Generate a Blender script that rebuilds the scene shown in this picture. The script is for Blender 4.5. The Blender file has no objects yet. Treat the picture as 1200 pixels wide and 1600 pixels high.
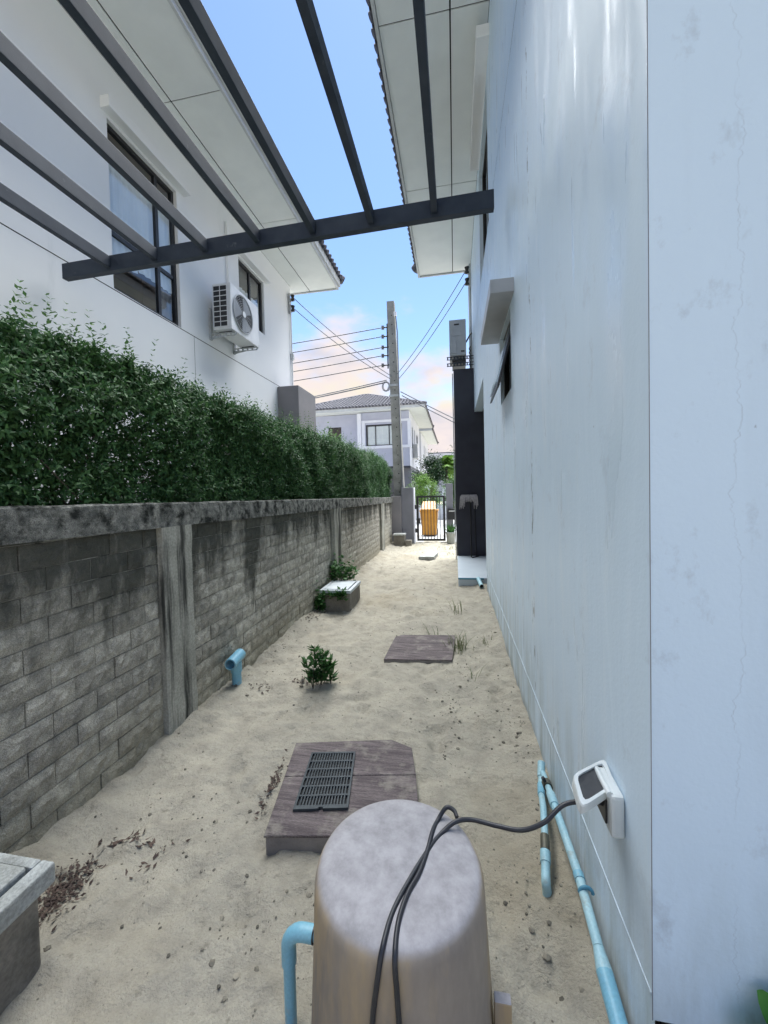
import bpy, bmesh, math, random
import numpy as np
from mathutils import Vector, Matrix

random.seed(7)
rng = np.random.default_rng(7)
SC = bpy.context.scene
COL = SC.collection

# ------------------------------------------------------------------ camera
CAM_H = 1.5
YAW, PITCH, ROLL = math.radians(10.3), math.radians(1.6), math.radians(1.4)
FOC = 610.0 / 1600.0            # focal length in picture heights
fw = Vector((-math.sin(YAW) * math.cos(PITCH), math.cos(YAW) * math.cos(PITCH), -math.sin(PITCH)))
rt0 = Vector((math.cos(YAW), math.sin(YAW), 0))
up0 = rt0.cross(fw)
rt = math.cos(ROLL) * rt0 - math.sin(ROLL) * up0
up = math.sin(ROLL) * rt0 + math.cos(ROLL) * up0
cd = bpy.data.cameras.new('camera')
cd.sensor_fit = 'VERTICAL'
cd.sensor_height = 24.0
cd.sensor_width = 18.0
cd.lens = FOC * 24.0
cd.shift_y = -16.0 / 1600.0
cd.clip_start = 0.05
cd.clip_end = 2000
cam = bpy.data.objects.new('camera', cd)
COL.objects.link(cam)
cam.matrix_world = Matrix(((rt.x, up.x, -fw.x, 0), (rt.y, up.y, -fw.y, 0), (rt.z, up.z, -fw.z, CAM_H), (0, 0, 0, 1)))
SC.camera = cam

# ------------------------------------------------------------------ light
SUN_DIR = Vector((0.03, 0.38, 1.0)).normalized()      # towards the sun
SUN_EL = math.asin(SUN_DIR.z)
w = bpy.data.worlds.new('World')
SC.world = w
w.use_nodes = True
nt = w.node_tree
nt.nodes.clear()
N = nt.nodes.new
L = nt.links.new
out = N('ShaderNodeOutputWorld')
bg = N('ShaderNodeBackground')
bg.inputs['Strength'].default_value = 0.050
sky = N('ShaderNodeTexSky')
sky.sky_type = 'NISHITA'
sky.sun_disc = False
sky.sun_elevation = SUN_EL
sky.sun_rotation = math.atan2(SUN_DIR.x, SUN_DIR.y)
sky.air_density = 1.0
sky.dust_density = 0.15
sky.ozone_density = 4.0
tc = N('ShaderNodeTexCoord')
sep = N('ShaderNodeSeparateXYZ')
L(tc.outputs['Generated'], sep.inputs[0])
# sunset cumulus bank: noise over direction, thick near the horizon all the way round
mp = N('ShaderNodeMapping')
mp.inputs['Scale'].default_value = (1.0, 1.0, 2.2)
mp.inputs['Location'].default_value = (0.35, 0.1, 0.4)
L(tc.outputs['Generated'], mp.inputs[0])
nz = N('ShaderNodeTexNoise')
nz.inputs['Scale'].default_value = 3.2
nz.inputs['Detail'].default_value = 9
nz.inputs['Roughness'].default_value = 0.55
L(mp.outputs[0], nz.inputs['Vector'])
band = N('ShaderNodeMapRange')
band.inputs['From Min'].default_value = 0.16
band.inputs['From Max'].default_value = 0.56
band.inputs['To Min'].default_value = 0.36
band.inputs['To Max'].default_value = -0.34
L(sep.outputs['Z'], band.inputs['Value'])
ad = N('ShaderNodeMath')
ad.operation = 'ADD'
L(nz.outputs['Fac'], ad.inputs[0])
L(band.outputs[0], ad.inputs[1])
cov = N('ShaderNodeMapRange')
cov.interpolation_type = 'SMOOTHSTEP'
cov.inputs['From Min'].default_value = 0.46
cov.inputs['From Max'].default_value = 0.68
L(ad.outputs[0], cov.inputs['Value'])
nz2 = N('ShaderNodeTexNoise')
nz2.inputs['Scale'].default_value = 5.0
nz2.inputs['Detail'].default_value = 5
L(mp.outputs[0], nz2.inputs['Vector'])
cr = N('ShaderNodeValToRGB')
e = cr.color_ramp.elements
e[0].position = 0.32
e[0].color = (0.70, 0.70, 0.80, 1)
e[1].position = 0.68
e[1].color = (1.0, 0.93, 0.74, 1)
m_ = cr.color_ramp.elements.new(0.50)
m_.color = (0.97, 0.86, 0.84, 1)
L(nz2.outputs['Fac'], cr.inputs[0])
cm = N('ShaderNodeMixRGB')
cm.blend_type = 'MULTIPLY'
cm.inputs[0].default_value = 1
cm.inputs[2].default_value = (3.9, 3.9, 3.9, 1)
L(cr.outputs[0], cm.inputs[1])
mx = N('ShaderNodeMixRGB')
L(cov.outputs[0], mx.inputs[0])
L(sky.outputs[0], mx.inputs[1])
L(cm.outputs[0], mx.inputs[2])
L(mx.outputs[0], bg.inputs['Color'])
L(bg.outputs[0], out.inputs['Surface'])

sd = bpy.data.lights.new('sun', 'SUN')
sd.energy = 2.5
sd.angle = math.radians(62)
sd.color = (1.0, 0.998, 0.965)
sun = bpy.data.objects.new('sun', sd)
COL.objects.link(sun)
sun.rotation_euler = SUN_DIR.to_track_quat('Z', 'Y').to_euler()

SC.view_settings.view_transform = 'Standard'
SC.view_settings.look = 'None'
SC.view_settings.exposure = 2.36
SC.view_settings.gamma = 1
SC.cycles.max_bounces = 8
SC.cycles.diffuse_bounces = 5
SC.cycles.transparent_max_bounces = 12
SC.cycles.caustics_reflective = False
SC.cycles.caustics_refractive = False
SC.cycles.use_denoising = True


# ------------------------------------------------------------------ pixel -> place (photograph coordinates, 1200 x 1600)
def ray(x, y):
    return fw + rt * ((x - 600) / 610.0) - up * ((y - 784) / 610.0)


def onz(x, y, z=0.0):
    d = ray(x, y)
    return Vector((0, 0, CAM_H)) + d * ((z - CAM_H) / d.z)


def onx(x, y, X):
    d = ray(x, y)
    return Vector((0, 0, CAM_H)) + d * (X / d.x)


def ony(x, y, Y):
    d = ray(x, y)
    return Vector((0, 0, CAM_H)) + d * (Y / d.y)


# ------------------------------------------------------------------ materials
MATS = {}


def pm(name, c1, c2=None, scale=4.0, rough=0.75, bump=0.0, bscale=80.0, spec=0.3, metal=0.0, stretch=(1, 1, 1),
       lo=0.35, hi=0.65, detail=6, fine=0.0, c3=None, s3=1.0, t3=(0.55, 0.7), st3=(1, 1, 1), coat=0.0, island=0.0, bump_dist=0.01):
    """painted / weathered surface: two-tone noise, an optional stain layer, grain and relief, all in world position"""
    m = bpy.data.materials.new(name)
    m.use_nodes = True
    t = m.node_tree
    b = t.nodes['Principled BSDF']
    n = t.nodes.new
    k = t.links.new
    geo = n('ShaderNodeNewGeometry')

    def noise(sc, st=(1, 1, 1), det=6, rg=0.55, off=(0, 0, 0)):
        mpn = n('ShaderNodeMapping')
        mpn.inputs['Scale'].default_value = st
        mpn.inputs['Location'].default_value = off
        k(geo.outputs['Position'], mpn.inputs[0])
        z = n('ShaderNodeTexNoise')
        z.inputs['Scale'].default_value = sc
        z.inputs['Detail'].default_value = det
        z.inputs['Roughness'].default_value = rg
        k(mpn.outputs[0], z.inputs['Vector'])
        return z.outputs['Fac']

    def rng_(v, a, bb):
        r = n('ShaderNodeMapRange')
        r.inputs['From Min'].default_value = a
        r.inputs['From Max'].default_value = bb
        k(v, r.inputs['Value'])
        return r.outputs[0]

    def mix(f, a, bb):
        x = n('ShaderNodeMixRGB')
        if hasattr(f, 'is_linked'):
            k(f, x.inputs[0])
        else:
            x.inputs[0].default_value = f
        for i, v in ((1, a), (2, bb)):
            if isinstance(v, tuple):
                x.inputs[i].default_value = (*v, 1)
            else:
                k(v, x.inputs[i])
        return x

    c2 = c2 or tuple(v * 0.85 for v in c1)
    col = mix(rng_(noise(scale, stretch, detail), lo, hi), c1, c2).outputs[0]
    if fine:
        f = rng_(noise(scale * 14, stretch, 3, off=(3, 1, 7)), 0.3, 0.7)
        d = mix(f, tuple([1 - fine] * 3), tuple([1 + fine] * 3))
        x = n('ShaderNodeMixRGB')
        x.blend_type = 'MULTIPLY'
        x.inputs[0].default_value = 1
        k(col, x.inputs[1])
        k(d.outputs[0], x.inputs[2])
        col = x.outputs[0]
    if c3:
        col = mix(rng_(noise(s3, st3, 7, 0.65, (11, 4, 2)), *t3), col, c3).outputs[0]
    if island:
        r = rng_(geo.outputs['Random Per Island'], 0, 1)
        d = mix(r, tuple([1 - island] * 3), tuple([1 + island] * 3))
        x = n('ShaderNodeMixRGB')
        x.blend_type = 'MULTIPLY'
        x.inputs[0].default_value = 1
        k(col, x.inputs[1])
        k(d.outputs[0], x.inputs[2])
        col = x.outputs[0]
    k(col, b.inputs['Base Color'])
    b.inputs['Roughness'].default_value = rough
    b.inputs['Specular IOR Level'].default_value = spec
    b.inputs['Metallic'].default_value = metal
    if coat:
        b.inputs['Coat Weight'].default_value = coat
        b.inputs['Coat Roughness'].default_value = 0.15
    if bump:
        bp = n('ShaderNodeBump')
        bp.inputs['Strength'].default_value = bump
        bp.inputs['Distance'].default_value = bump_dist
        k(noise(bscale, stretch, 8, 0.6, (5, 5, 5)), bp.inputs['Height'])
        k(bp.outputs[0], b.inputs['Normal'])
    MATS[name] = m
    return m


WHITE = (0.70, 0.735, 0.77)
pm('left_paint', (0.84, 0.85, 0.855), (0.79, 0.805, 0.82), 0.8, 0.7, 0.08, 120, c3=(0.60, 0.63, 0.64), s3=2.0, t3=(0.62, 0.9), st3=(1, 1.5, 0.3))
pm('soffit_board', (0.78, 0.81, 0.80), (0.73, 0.76, 0.755), 3, 0.8, 0.05, 200)
pm('dark_gap', (0.012, 0.014, 0.016))
pm('steel_blue', (0.022, 0.031, 0.048), (0.036, 0.046, 0.064), 6, 0.55, 0.1, 150, spec=0.3, c3=(0.14, 0.15, 0.16), s3=9, t3=(0.66, 0.76))
pm('frame_black', (0.012, 0.013, 0.016), (0.02, 0.021, 0.024), 8, 0.4, spec=0.5)
pm('block_a', (0.47, 0.45, 0.385), (0.28, 0.27, 0.235), 18, 0.95, 0.9, 46, fine=0.45, spec=0.1, bump_dist=0.018)
pm('beam_concrete', (0.30, 0.30, 0.27), (0.13, 0.135, 0.125), 22, 0.95, 1.0, 60, fine=0.6, c3=(0.028, 0.031, 0.028), s3=11, t3=(0.46, 0.62), spec=0.1, bump_dist=0.025)
pm('pilaster_concrete', (0.40, 0.395, 0.345), (0.29, 0.29, 0.25), 5, 0.9, 0.35, 60, fine=0.2, c3=(0.05, 0.051, 0.046), s3=2.6, t3=(0.47, 0.60), st3=(3, 4, 0.28), spec=0.15)
pm('grey_render', (0.20, 0.205, 0.235), (0.17, 0.175, 0.20), 3, 0.8, 0.1, 120)
pm('grey_render_warm', (0.24, 0.23, 0.24), (0.21, 0.205, 0.215), 3, 0.8, 0.1, 120)
pm('charcoal_render', (0.040, 0.042, 0.058), (0.052, 0.055, 0.072), 3, 0.7, 0.1, 120)
pm('roof_tile', (0.085, 0.085, 0.10), (0.13, 0.13, 0.15), 5, 0.8, 0.2, 60, fine=0.2)
pm('fascia', (0.55, 0.57, 0.58), (0.48, 0.50, 0.51), 4, 0.7)
pm('ac_white', (0.78, 0.79, 0.80), (0.70, 0.71, 0.73), 5, 0.45, spec=0.4)
pm('ac_grey', (0.42, 0.44, 0.47), (0.36, 0.38, 0.41), 5, 0.5, spec=0.4)
pm('galv', (0.50, 0.52, 0.53), (0.38, 0.40, 0.41), 20, 0.5, metal=0.3, spec=0.4)
pm('pole_concrete', (0.30, 0.30, 0.28), (0.22, 0.22, 0.205), 4, 0.9, 0.3, 60, fine=0.15, c3=(0.12, 0.12, 0.115), s3=2.5, t3=(0.58, 0.75), st3=(4, 4, 0.4))
pm('cable_black', (0.014, 0.016, 0.022), (0.02, 0.022, 0.028), 20, 0.42, spec=0.5)
pm('wire_grey', (0.16, 0.17, 0.19), (0.12, 0.13, 0.15), 4, 0.6)
pm('porcelain', (0.10, 0.10, 0.11), (0.16, 0.16, 0.17), 8, 0.4)
pm('pvc_blue', (0.21, 0.46, 0.57), (0.17, 0.40, 0.53), 9, 0.42, 0.15, 90, spec=0.45, fine=0.08, c3=(0.30, 0.36, 0.36), s3=16, t3=(0.56, 0.74))
pm('pvc_pale', (0.37, 0.58, 0.64), (0.30, 0.52, 0.60), 9, 0.45, 0.15, 90, spec=0.4, fine=0.08, c3=(0.30, 0.36, 0.35), s3=22, t3=(0.56, 0.74))
pm('pvc_deep', (0.08, 0.25, 0.36), (0.10, 0.28, 0.38), 9, 0.45)
pm('brass_old', (0.17, 0.16, 0.12), (0.09, 0.09, 0.075), 30, 0.55, metal=0.5)
pm('lid_purple', (0.18, 0.150, 0.148), (0.088, 0.072, 0.074), 8, 0.7, 0.8, 16, stretch=(0.8, 7, 1), fine=0.40, c3=(0.36, 0.335, 0.28), s3=7, t3=(0.52, 0.80), spec=0.2)
pm('lid_side', (0.27, 0.25, 0.23), (0.19, 0.175, 0.165), 12, 0.9, 0.4, 70)
pm('grate_plastic', (0.030, 0.040, 0.047), (0.05, 0.062, 0.068), 20, 0.5, fine=0.2, c3=(0.16, 0.16, 0.14), s3=25, t3=(0.64, 0.8))
pm('concrete_pale', (0.42, 0.44, 0.43), (0.28, 0.29, 0.27), 7, 0.9, 0.6, 50, fine=0.25, c3=(0.13, 0.13, 0.11), s3=6, t3=(0.60, 0.74))
pm('concrete_brown', (0.225, 0.21, 0.18), (0.15, 0.14, 0.12), 6, 0.95, 0.6, 50, fine=0.2, c3=(0.07, 0.065, 0.055), s3=5, t3=(0.58, 0.75))
pm('lid_white', (0.62, 0.66, 0.68), (0.50, 0.54, 0.56), 8, 0.6, 0.1, 60, c3=(0.3, 0.3, 0.28), s3=12, t3=(0.62, 0.75))
pm('socket_white', (0.66, 0.70, 0.70), (0.60, 0.64, 0.64), 12, 0.38, spec=0.45, c3=(0.42, 0.43, 0.40), s3=30, t3=(0.62, 0.78))
pm('socket_smoke', (0.035, 0.037, 0.042), (0.045, 0.047, 0.052), 20, 0.25, spec=0.5)
pm('porch_tile', (0.55, 0.62, 0.67), (0.48, 0.55, 0.61), 3, 0.35, 0.05, 60)
pm('road', (0.42, 0.42, 0.42), (0.36, 0.36, 0.36), 2, 0.9, 0.2, 50)
pm('bin_yellow', (0.50, 0.235, 0.03), (0.42, 0.19, 0.025), 4, 0.45, spec=0.4)
pm('mop_fibre', (0.50, 0.48, 0.48), (0.36, 0.34, 0.35), 30, 0.95)
pm('stem_bark', (0.10, 0.085, 0.06), (0.06, 0.05, 0.04), 12, 0.9)
pm('terracotta', (0.35, 0.37, 0.36), (0.28, 0.3, 0.29), 5, 0.8)
pm('curtain_white', (0.92, 0.90, 0.87), (0.86, 0.84, 0.82), 3, 0.9)
pm('curtain_grey', (0.25, 0.24, 0.24), (0.19, 0.18, 0.18), 3, 0.9)
pm('room_brown', (0.40, 0.29, 0.20), (0.34, 0.25, 0.17), 3, 0.9)
pm('room_dark', (0.05, 0.05, 0.055), (0.04, 0.04, 0.045), 3, 0.9)
pm('dead_leaf', (0.10, 0.070, 0.055), (0.05, 0.036, 0.032), 30, 0.85, island=0.4)
pm('clod', (0.23, 0.21, 0.165), (0.12, 0.11, 0.09), 20, 0.95, island=0.5)
pm('lavender_render', (0.44, 0.46, 0.56), (0.40, 0.42, 0.52), 2, 0.8)
pm('far_white', (0.74, 0.76, 0.82), (0.68, 0.70, 0.77), 2, 0.8)
pm('mildew_green', (0.11, 0.14, 0.06), (0.08, 0.1, 0.05), 10, 0.8)


def leaf_mat(name, c1, c2, rough=0.5, trans=0.25, spec=0.22):
    m = bpy.data.materials.new(name)
    m.use_nodes = True
    t = m.node_tree
    b = t.nodes['Principled BSDF']
    geo = t.nodes.new('ShaderNodeNewGeometry')
    r = t.nodes.new('ShaderNodeMixRGB')
    r.inputs[1].default_value = (*c1, 1)
    r.inputs[2].default_value = (*c2, 1)
    t.links.new(geo.outputs['Random Per Island'], r.inputs[0])
    t.links.new(r.outputs[0], b.inputs['Base Color'])
    b.inputs['Roughness'].default_value = rough
    b.inputs['Specular IOR Level'].default_value = spec
    tr = t.nodes.new('ShaderNodeBsdfTranslucent')
    t.links.new(r.outputs[0], tr.inputs['Color'])
    mxs = t.nodes.new('ShaderNodeMixShader')
    mxs.inputs[0].default_value = trans
    t.links.new(b.outputs[0], mxs.inputs[1])
    t.links.new(tr.outputs[0], mxs.inputs[2])
    t.links.new(mxs.outputs[0], t.nodes['Material Output'].inputs['Surface'])
    MATS[name] = m
    return m


leaf_mat('hedge_leaf', (0.028, 0.082, 0.032), (0.085, 0.18, 0.06))
leaf_mat('young_leaf', (0.07, 0.16, 0.05), (0.14, 0.25, 0.085))
leaf_mat('tree_leaf', (0.055, 0.12, 0.04), (0.10, 0.18, 0.06))
leaf_mat('shrub_leaf', (0.09, 0.19, 0.03), (0.15, 0.27, 0.05))
leaf_mat('dark_leaf', (0.02, 0.05, 0.025), (0.04, 0.08, 0.035))
leaf_mat('plant_leaf', (0.025, 0.085, 0.022), (0.06, 0.15, 0.04))
leaf_mat('grass_blade', (0.10, 0.14, 0.06), (0.20, 0.21, 0.11))
leaf_mat('broad_leaf', (0.07, 0.22, 0.045), (0.10, 0.28, 0.06))


def glass_mat(name, tint=(0.85, 0.9, 0.92), refl=0.75):
    m = bpy.data.materials.new(name)
    m.use_nodes = True
    t = m.node_tree
    t.nodes.remove(t.nodes['Principled BSDF'])
    tr = t.nodes.new('ShaderNodeBsdfTransparent')
    tr.inputs[0].default_value = (*tint, 1)
    g = t.nodes.new('ShaderNodeBsdfGlossy')
    g.inputs['Roughness'].default_value = 0.02
    g.inputs['Color'].default_value = (refl + 0.2, refl + 0.2, refl + 0.2, 1)
    lw_ = t.nodes.new('ShaderNodeLayerWeight')
    lw_.inputs['Blend'].default_value = 0.5
    pw_ = t.nodes.new('ShaderNodeMath')
    pw_.operation = 'POWER'
    pw_.inputs[1].default_value = 3.0
    t.links.new(lw_.outputs['Facing'], pw_.inputs[0])
    fr = t.nodes.new('ShaderNodeMath')
    fr.operation = 'MULTIPLY_ADD'
    fr.inputs[1].default_value = 0.8
    fr.inputs[2].default_value = 0.07
    t.links.new(pw_.outputs[0], fr.inputs[0])
    mxs = t.nodes.new('ShaderNodeMixShader')
    t.links.new(fr.outputs[0], mxs.inputs[0])
    t.links.new(tr.outputs[0], mxs.inputs[1])
    t.links.new(g.outputs[0], mxs.inputs[2])
    t.links.new(mxs.outputs[0], t.nodes['Material Output'].inputs['Surface'])
    MATS[name] = m


glass_mat('window_glass')


def right_wall_mat(name, streak, crack):
    """semi-gloss white paint: trowel waves catch the sky, grey scuffs, green algae runs at the foot, a hairline crack"""
    m = bpy.data.materials.new(name)
    m.use_nodes = True
    t = m.node_tree
    n = t.nodes.new
    k = t.links.new
    b = t.nodes['Principled BSDF']
    geo = n('ShaderNodeNewGeometry')
    sx = n('ShaderNodeSeparateXYZ')
    k(geo.outputs['Position'], sx.inputs[0])

    def noise(sc, st, det=5, rg=0.55, off=(0, 0, 0), dist=0.0):
        mpn = n('ShaderNodeMapping')
        mpn.inputs['Scale'].default_value = st
        mpn.inputs['Location'].default_value = off
        k(geo.outputs['Position'], mpn.inputs[0])
        z = n('ShaderNodeTexNoise')
        z.inputs['Scale'].default_value = sc
        z.inputs['Detail'].default_value = det
        z.inputs['Roughness'].default_value = rg
        z.inputs['Distortion'].default_value = dist
        k(mpn.outputs[0], z.inputs['Vector'])
        return z.outputs['Fac']

    def mr(v, a, bb, c=0.0, d=1.0):
        r = n('ShaderNodeMapRange')
        r.inputs['From Min'].default_value = a
        r.inputs['From Max'].default_value = bb
        r.inputs['To Min'].default_value = c
        r.inputs['To Max'].default_value = d
        k(v, r.inputs['Value'])
        return r.outputs[0]

    def mul(a, bb, op='MULTIPLY'):
        x = n('ShaderNodeMath')
        x.operation = op
        for i, v in ((0, a), (1, bb)):
            if isinstance(v, (int, float)):
                x.inputs[i].default_value = v
            else:
                k(v, x.inputs[i])
        return x.outputs[0]

    def mix(f, a, bb):
        x = n('ShaderNodeMixRGB')
        k(f, x.inputs[0])
        for i, v in ((1, a), (2, bb)):
            if isinstance(v, tuple):
                x.inputs[i].default_value = (*v, 1)
            else:
                k(v, x.inputs[i])
        return x.outputs[0]

    col = mix(mr(noise(1.2, (1, 1, 0.5)), 0.3, 0.7), (0.65, 0.785, 0.905), (0.615, 0.75, 0.87))
    # broad greyish water runs, strengthened on the front wall as painted shade
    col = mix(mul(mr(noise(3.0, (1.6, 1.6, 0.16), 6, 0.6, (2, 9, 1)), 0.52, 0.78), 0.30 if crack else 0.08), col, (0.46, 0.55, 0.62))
    # scuffs, smudges; the extra strength on the front wall also paints in shade
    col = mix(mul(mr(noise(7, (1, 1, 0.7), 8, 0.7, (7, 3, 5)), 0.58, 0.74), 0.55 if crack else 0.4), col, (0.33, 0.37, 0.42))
    col = mix(mul(mr(noise(26, (1, 1, 0.45), 4, 0.6, (1, 3, 8)), 0.745, 0.78), 0.6), col, (0.10, 0.11, 0.12))
    # algae and splash dirt at the foot
    low = mr(sx.outputs['Z'], 0.0, 0.75, 1.0, 0.0)
    alg = mul(mr(noise(5, (1, 1.6, 0.25), 7, 0.65, (4, 4, 4)), 0.40, 0.66), low)
    col = mix(mul(alg, 0.75), col, (0.25, 0.29, 0.25))
    low2 = mr(sx.outputs['Z'], 0.0, 0.10, 1.0, 0.0)
    col = mix(mul(low2, mr(noise(9, (1, 1, 0.6), 6), 0.3, 0.6)), col, (0.17, 0.17, 0.14))
    if crack:
        wob = mul(mul(noise(3.0, (0, 0, 1), 8, 0.75, (0, 0, 3.3)), -0.5, 'ADD'), 0.16)
        dd = mul(mul(sx.outputs['X'], -0.605, 'ADD'), wob, 'SUBTRACT')
        ab = n('ShaderNodeMath')
        ab.operation = 'ABSOLUTE'
        k(dd, ab.inputs[0])
        line = mul(mr(ab.outputs[0], 0.0002, 0.0013, 1.0, 0.0), mr(noise(2.2, (0, 0, 1), 3), 0.40, 0.55))
        col = mix(mul(mul(line, mr(noise(9, (0, 0, 1), 4, 0.6, (0, 0, 9)), 0.35, 0.6, 0.15, 1.0)), 0.55), col, (0.22, 0.26, 0.31))
    k(col, b.inputs['Base Color'])
    b.inputs['Specular IOR Level'].default_value = 0.33
    if streak:
        # run-off streaks left the paint glossier in narrow upright strips
        gl = mr(noise(4.2, (1, 1.5, 0.22), 5, 0.6, (6, 1, 3), 0.4), 0.50, 0.66)
        gl2 = mr(noise(9.0, (1, 1.6, 0.20), 3, 0.5, (2, 5, 1), 0.3), 0.58, 0.68)
        k(mr(mul(gl, gl2, 'MAXIMUM'), 0.0, 1.0, 0.54, 0.27), b.inputs['Roughness'])
        ydist = n('ShaderNodeMath')
        ydist.operation = 'ABSOLUTE'
        k(mul(sx.outputs['Y'], -2.32, 'ADD'), ydist.inputs[0])
        chips = mul(mr(ydist.outputs[0], 0.006, 0.035, 1.0, 0.0), mr(noise(24, (1, 1, 0.35), 6, 0.7, (3, 3, 3)), 0.55, 0.60))
        col = mix(mul(chips, 0.8), col, (0.06, 0.065, 0.08))
        k(col, b.inputs['Base Color'])
    else:
        b.inputs['Roughness'].default_value = 0.55
    bp = n('ShaderNodeBump')
    bp.inputs['Strength'].default_value = 0.24 if streak else 0.03
    bp.inputs['Distance'].default_value = 0.03
    hgt = noise(2.2, (1, 1.6, 0.30), 3, 0.45, (0, 0, 0), 0.9) if streak else noise(60, (1, 1, 1), 3)
    k(hgt, bp.inputs['Height'])
    bp2 = n('ShaderNodeBump')
    bp2.inputs['Strength'].default_value = 0.14
    bp2.inputs['Distance'].default_value = 0.005
    k(noise(90, (1, 1, 1), 3), bp2.inputs['Height'])
    k(bp.outputs[0], bp2.inputs['Normal'])
    k(bp2.outputs[0], b.inputs['Normal'])
    MATS[name] = m


right_wall_mat('alley_paint', True, False)
right_wall_mat('front_paint_shaded', False, True)  # same base paint, its grime deepened so the colour carries the wall's shade


def sand_mat():
    m = bpy.data.materials.new('sand')
    m.use_nodes = True
    t = m.node_tree
    n = t.nodes.new
    k = t.links.new
    b = t.nodes['Principled BSDF']
    geo = n('ShaderNodeNewGeometry')

    def noise(sc, det=6, rg=0.6, off=(0, 0, 0)):
        mpn = n('ShaderNodeMapping')
        mpn.inputs['Location'].default_value = off
        k(geo.outputs['Position'], mpn.inputs[0])
        z = n('ShaderNodeTexNoise')
        z.inputs['Scale'].default_value = sc
        z.inputs['Detail'].default_value = det
        z.inputs['Roughness'].default_value = rg
        k(mpn.outputs[0], z.inputs['Vector'])
        return z.outputs['Fac']

    def ramp(v, a, bb, s=1.0):
        r = n('ShaderNodeMapRange')
        r.inputs['From Min'].default_value = a
        r.inputs['From Max'].default_value = bb
        r.inputs['To Max'].default_value = s
        k(v, r.inputs['Value'])
        return r.outputs[0]

    def mix(f, a, bb):
        x = n('ShaderNodeMixRGB')
        k(f, x.inputs[0])
        for i, v in ((1, a), (2, bb)):
            if isinstance(v, tuple):
                x.inputs[i].default_value = (*v, 1)
            else:
                k(v, x.inputs[i])
        return x.outputs[0]

    c = mix(ramp(noise(1.6), 0.35, 0.65), (0.475, 0.44, 0.355), (0.395, 0.369, 0.304))
    c = mix(ramp(noise(7, 8, 0.65, (3, 3, 0)), 0.44, 0.70, 0.75), c, (0.26, 0.242, 0.20))
    c = mix(ramp(noise(0.9, 4, 0.5, (9, 2, 0)), 0.55, 0.75, 0.5), c, (0.36, 0.30, 0.20))
    c = mix(ramp(noise(22, 5, 0.6, (2, 8, 0)), 0.62, 0.71, 0.6), c, (0.16, 0.147, 0.115))
    c = mix(ramp(noise(150, 2, 0.5), 0.3, 0.75, 0.35), c, (0.24, 0.22, 0.18))
    k(c, b.inputs['Base Color'])
    b.inputs['Roughness'].default_value = 0.95
    b.inputs['Specular IOR Level'].default_value = 0.1
    bp = n('ShaderNodeBump')
    bp.inputs['Strength'].default_value = 1.0
    bp.inputs['Distance'].default_value = 0.024
    k(noise(26, 8, 0.65), bp.inputs['Height'])
    bp2 = n('ShaderNodeBump')
    bp2.inputs['Strength'].default_value = 0.5
    bp2.inputs['Distance'].default_value = 0.003
    k(noise(220, 2), bp2.inputs['Height'])
    k(bp.outputs[0], bp2.inputs['Normal'])
    k(bp2.outputs[0], b.inputs['Normal'])
    MATS['sand'] = m


sand_mat()


def block_stains():
    """interlocking-block colour: grey split faces, black mould runs that start under the coping, sandy splash at the foot"""
    m = MATS['block_a']
    t = m.node_tree
    n = t.nodes.new
    k = t.links.new
    b = t.nodes['Principled BSDF']
    src = b.inputs['Base Color'].links[0].from_socket
    geo = n('ShaderNodeNewGeometry')
    oi = n('ShaderNodeObjectInfo')
    sx = n('ShaderNodeSeparateXYZ')
    k(geo.outputs['Position'], sx.inputs[0])
    mpn = n('ShaderNodeMapping')
    mpn.inputs['Scale'].default_value = (1, 1.7, 0.35)
    k(geo.outputs['Position'], mpn.inputs[0])
    z = n('ShaderNodeTexNoise')
    z.inputs['Scale'].default_value = 2.3
    z.inputs['Detail'].default_value = 8
    z.inputs['Roughness'].default_value = 0.65
    k(mpn.outputs[0], z.inputs['Vector'])
    zr = n('ShaderNodeMapRange')
    zr.inputs['From Min'].default_value = 0.2
    zr.inputs['From Max'].default_value = 1.35
    zr.inputs['To Min'].default_value = -0.20
    zr.inputs['To Max'].default_value = 0.22
    k(sx.outputs['Z'], zr.inputs['Value'])
    a = n('ShaderNodeMath')
    a.operation = 'ADD'
    k(z.outputs['Fac'], a.inputs[0])
    k(zr.outputs[0], a.inputs[1])
    r = n('ShaderNodeMapRange')
    r.inputs['From Min'].default_value = 0.50
    r.inputs['From Max'].default_value = 0.66
    r.inputs['To Max'].default_value = 0.88
    k(a.outputs[0], r.inputs['Value'])
    br = n('ShaderNodeMapRange')
    br.inputs['To Min'].default_value = 0.78
    br.inputs['To Max'].default_value = 1.2
    k(oi.outputs['Random'], br.inputs['Value'])
    mu = n('ShaderNodeMixRGB')
    mu.blend_type = 'MULTIPLY'
    mu.inputs[0].default_value = 1
    k(src, mu.inputs[1])
    k(br.outputs[0], mu.inputs[2])
    m1 = n('ShaderNodeMixRGB')
    k(r.outputs[0], m1.inputs[0])
    k(mu.outputs[0], m1.inputs[1])
    m1.inputs[2].default_value = (0.050, 0.053, 0.045, 1)
    lo = n('ShaderNodeMapRange')
    lo.inputs['From Min'].default_value = 0.02
    lo.inputs['From Max'].default_value = 0.42
    lo.inputs['To Min'].default_value = 0.65
    lo.inputs['To Max'].default_value = 0.0
    k(sx.outputs['Z'], lo.inputs['Value'])
    m2 = n('ShaderNodeMixRGB')
    k(lo.outputs[0], m2.inputs[0])
    k(m1.outputs[0], m2.inputs[1])
    m2.inputs[2].default_value = (0.34, 0.31, 0.225, 1)
    k(m2.outputs[0], b.inputs['Base Color'])


block_stains()


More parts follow.
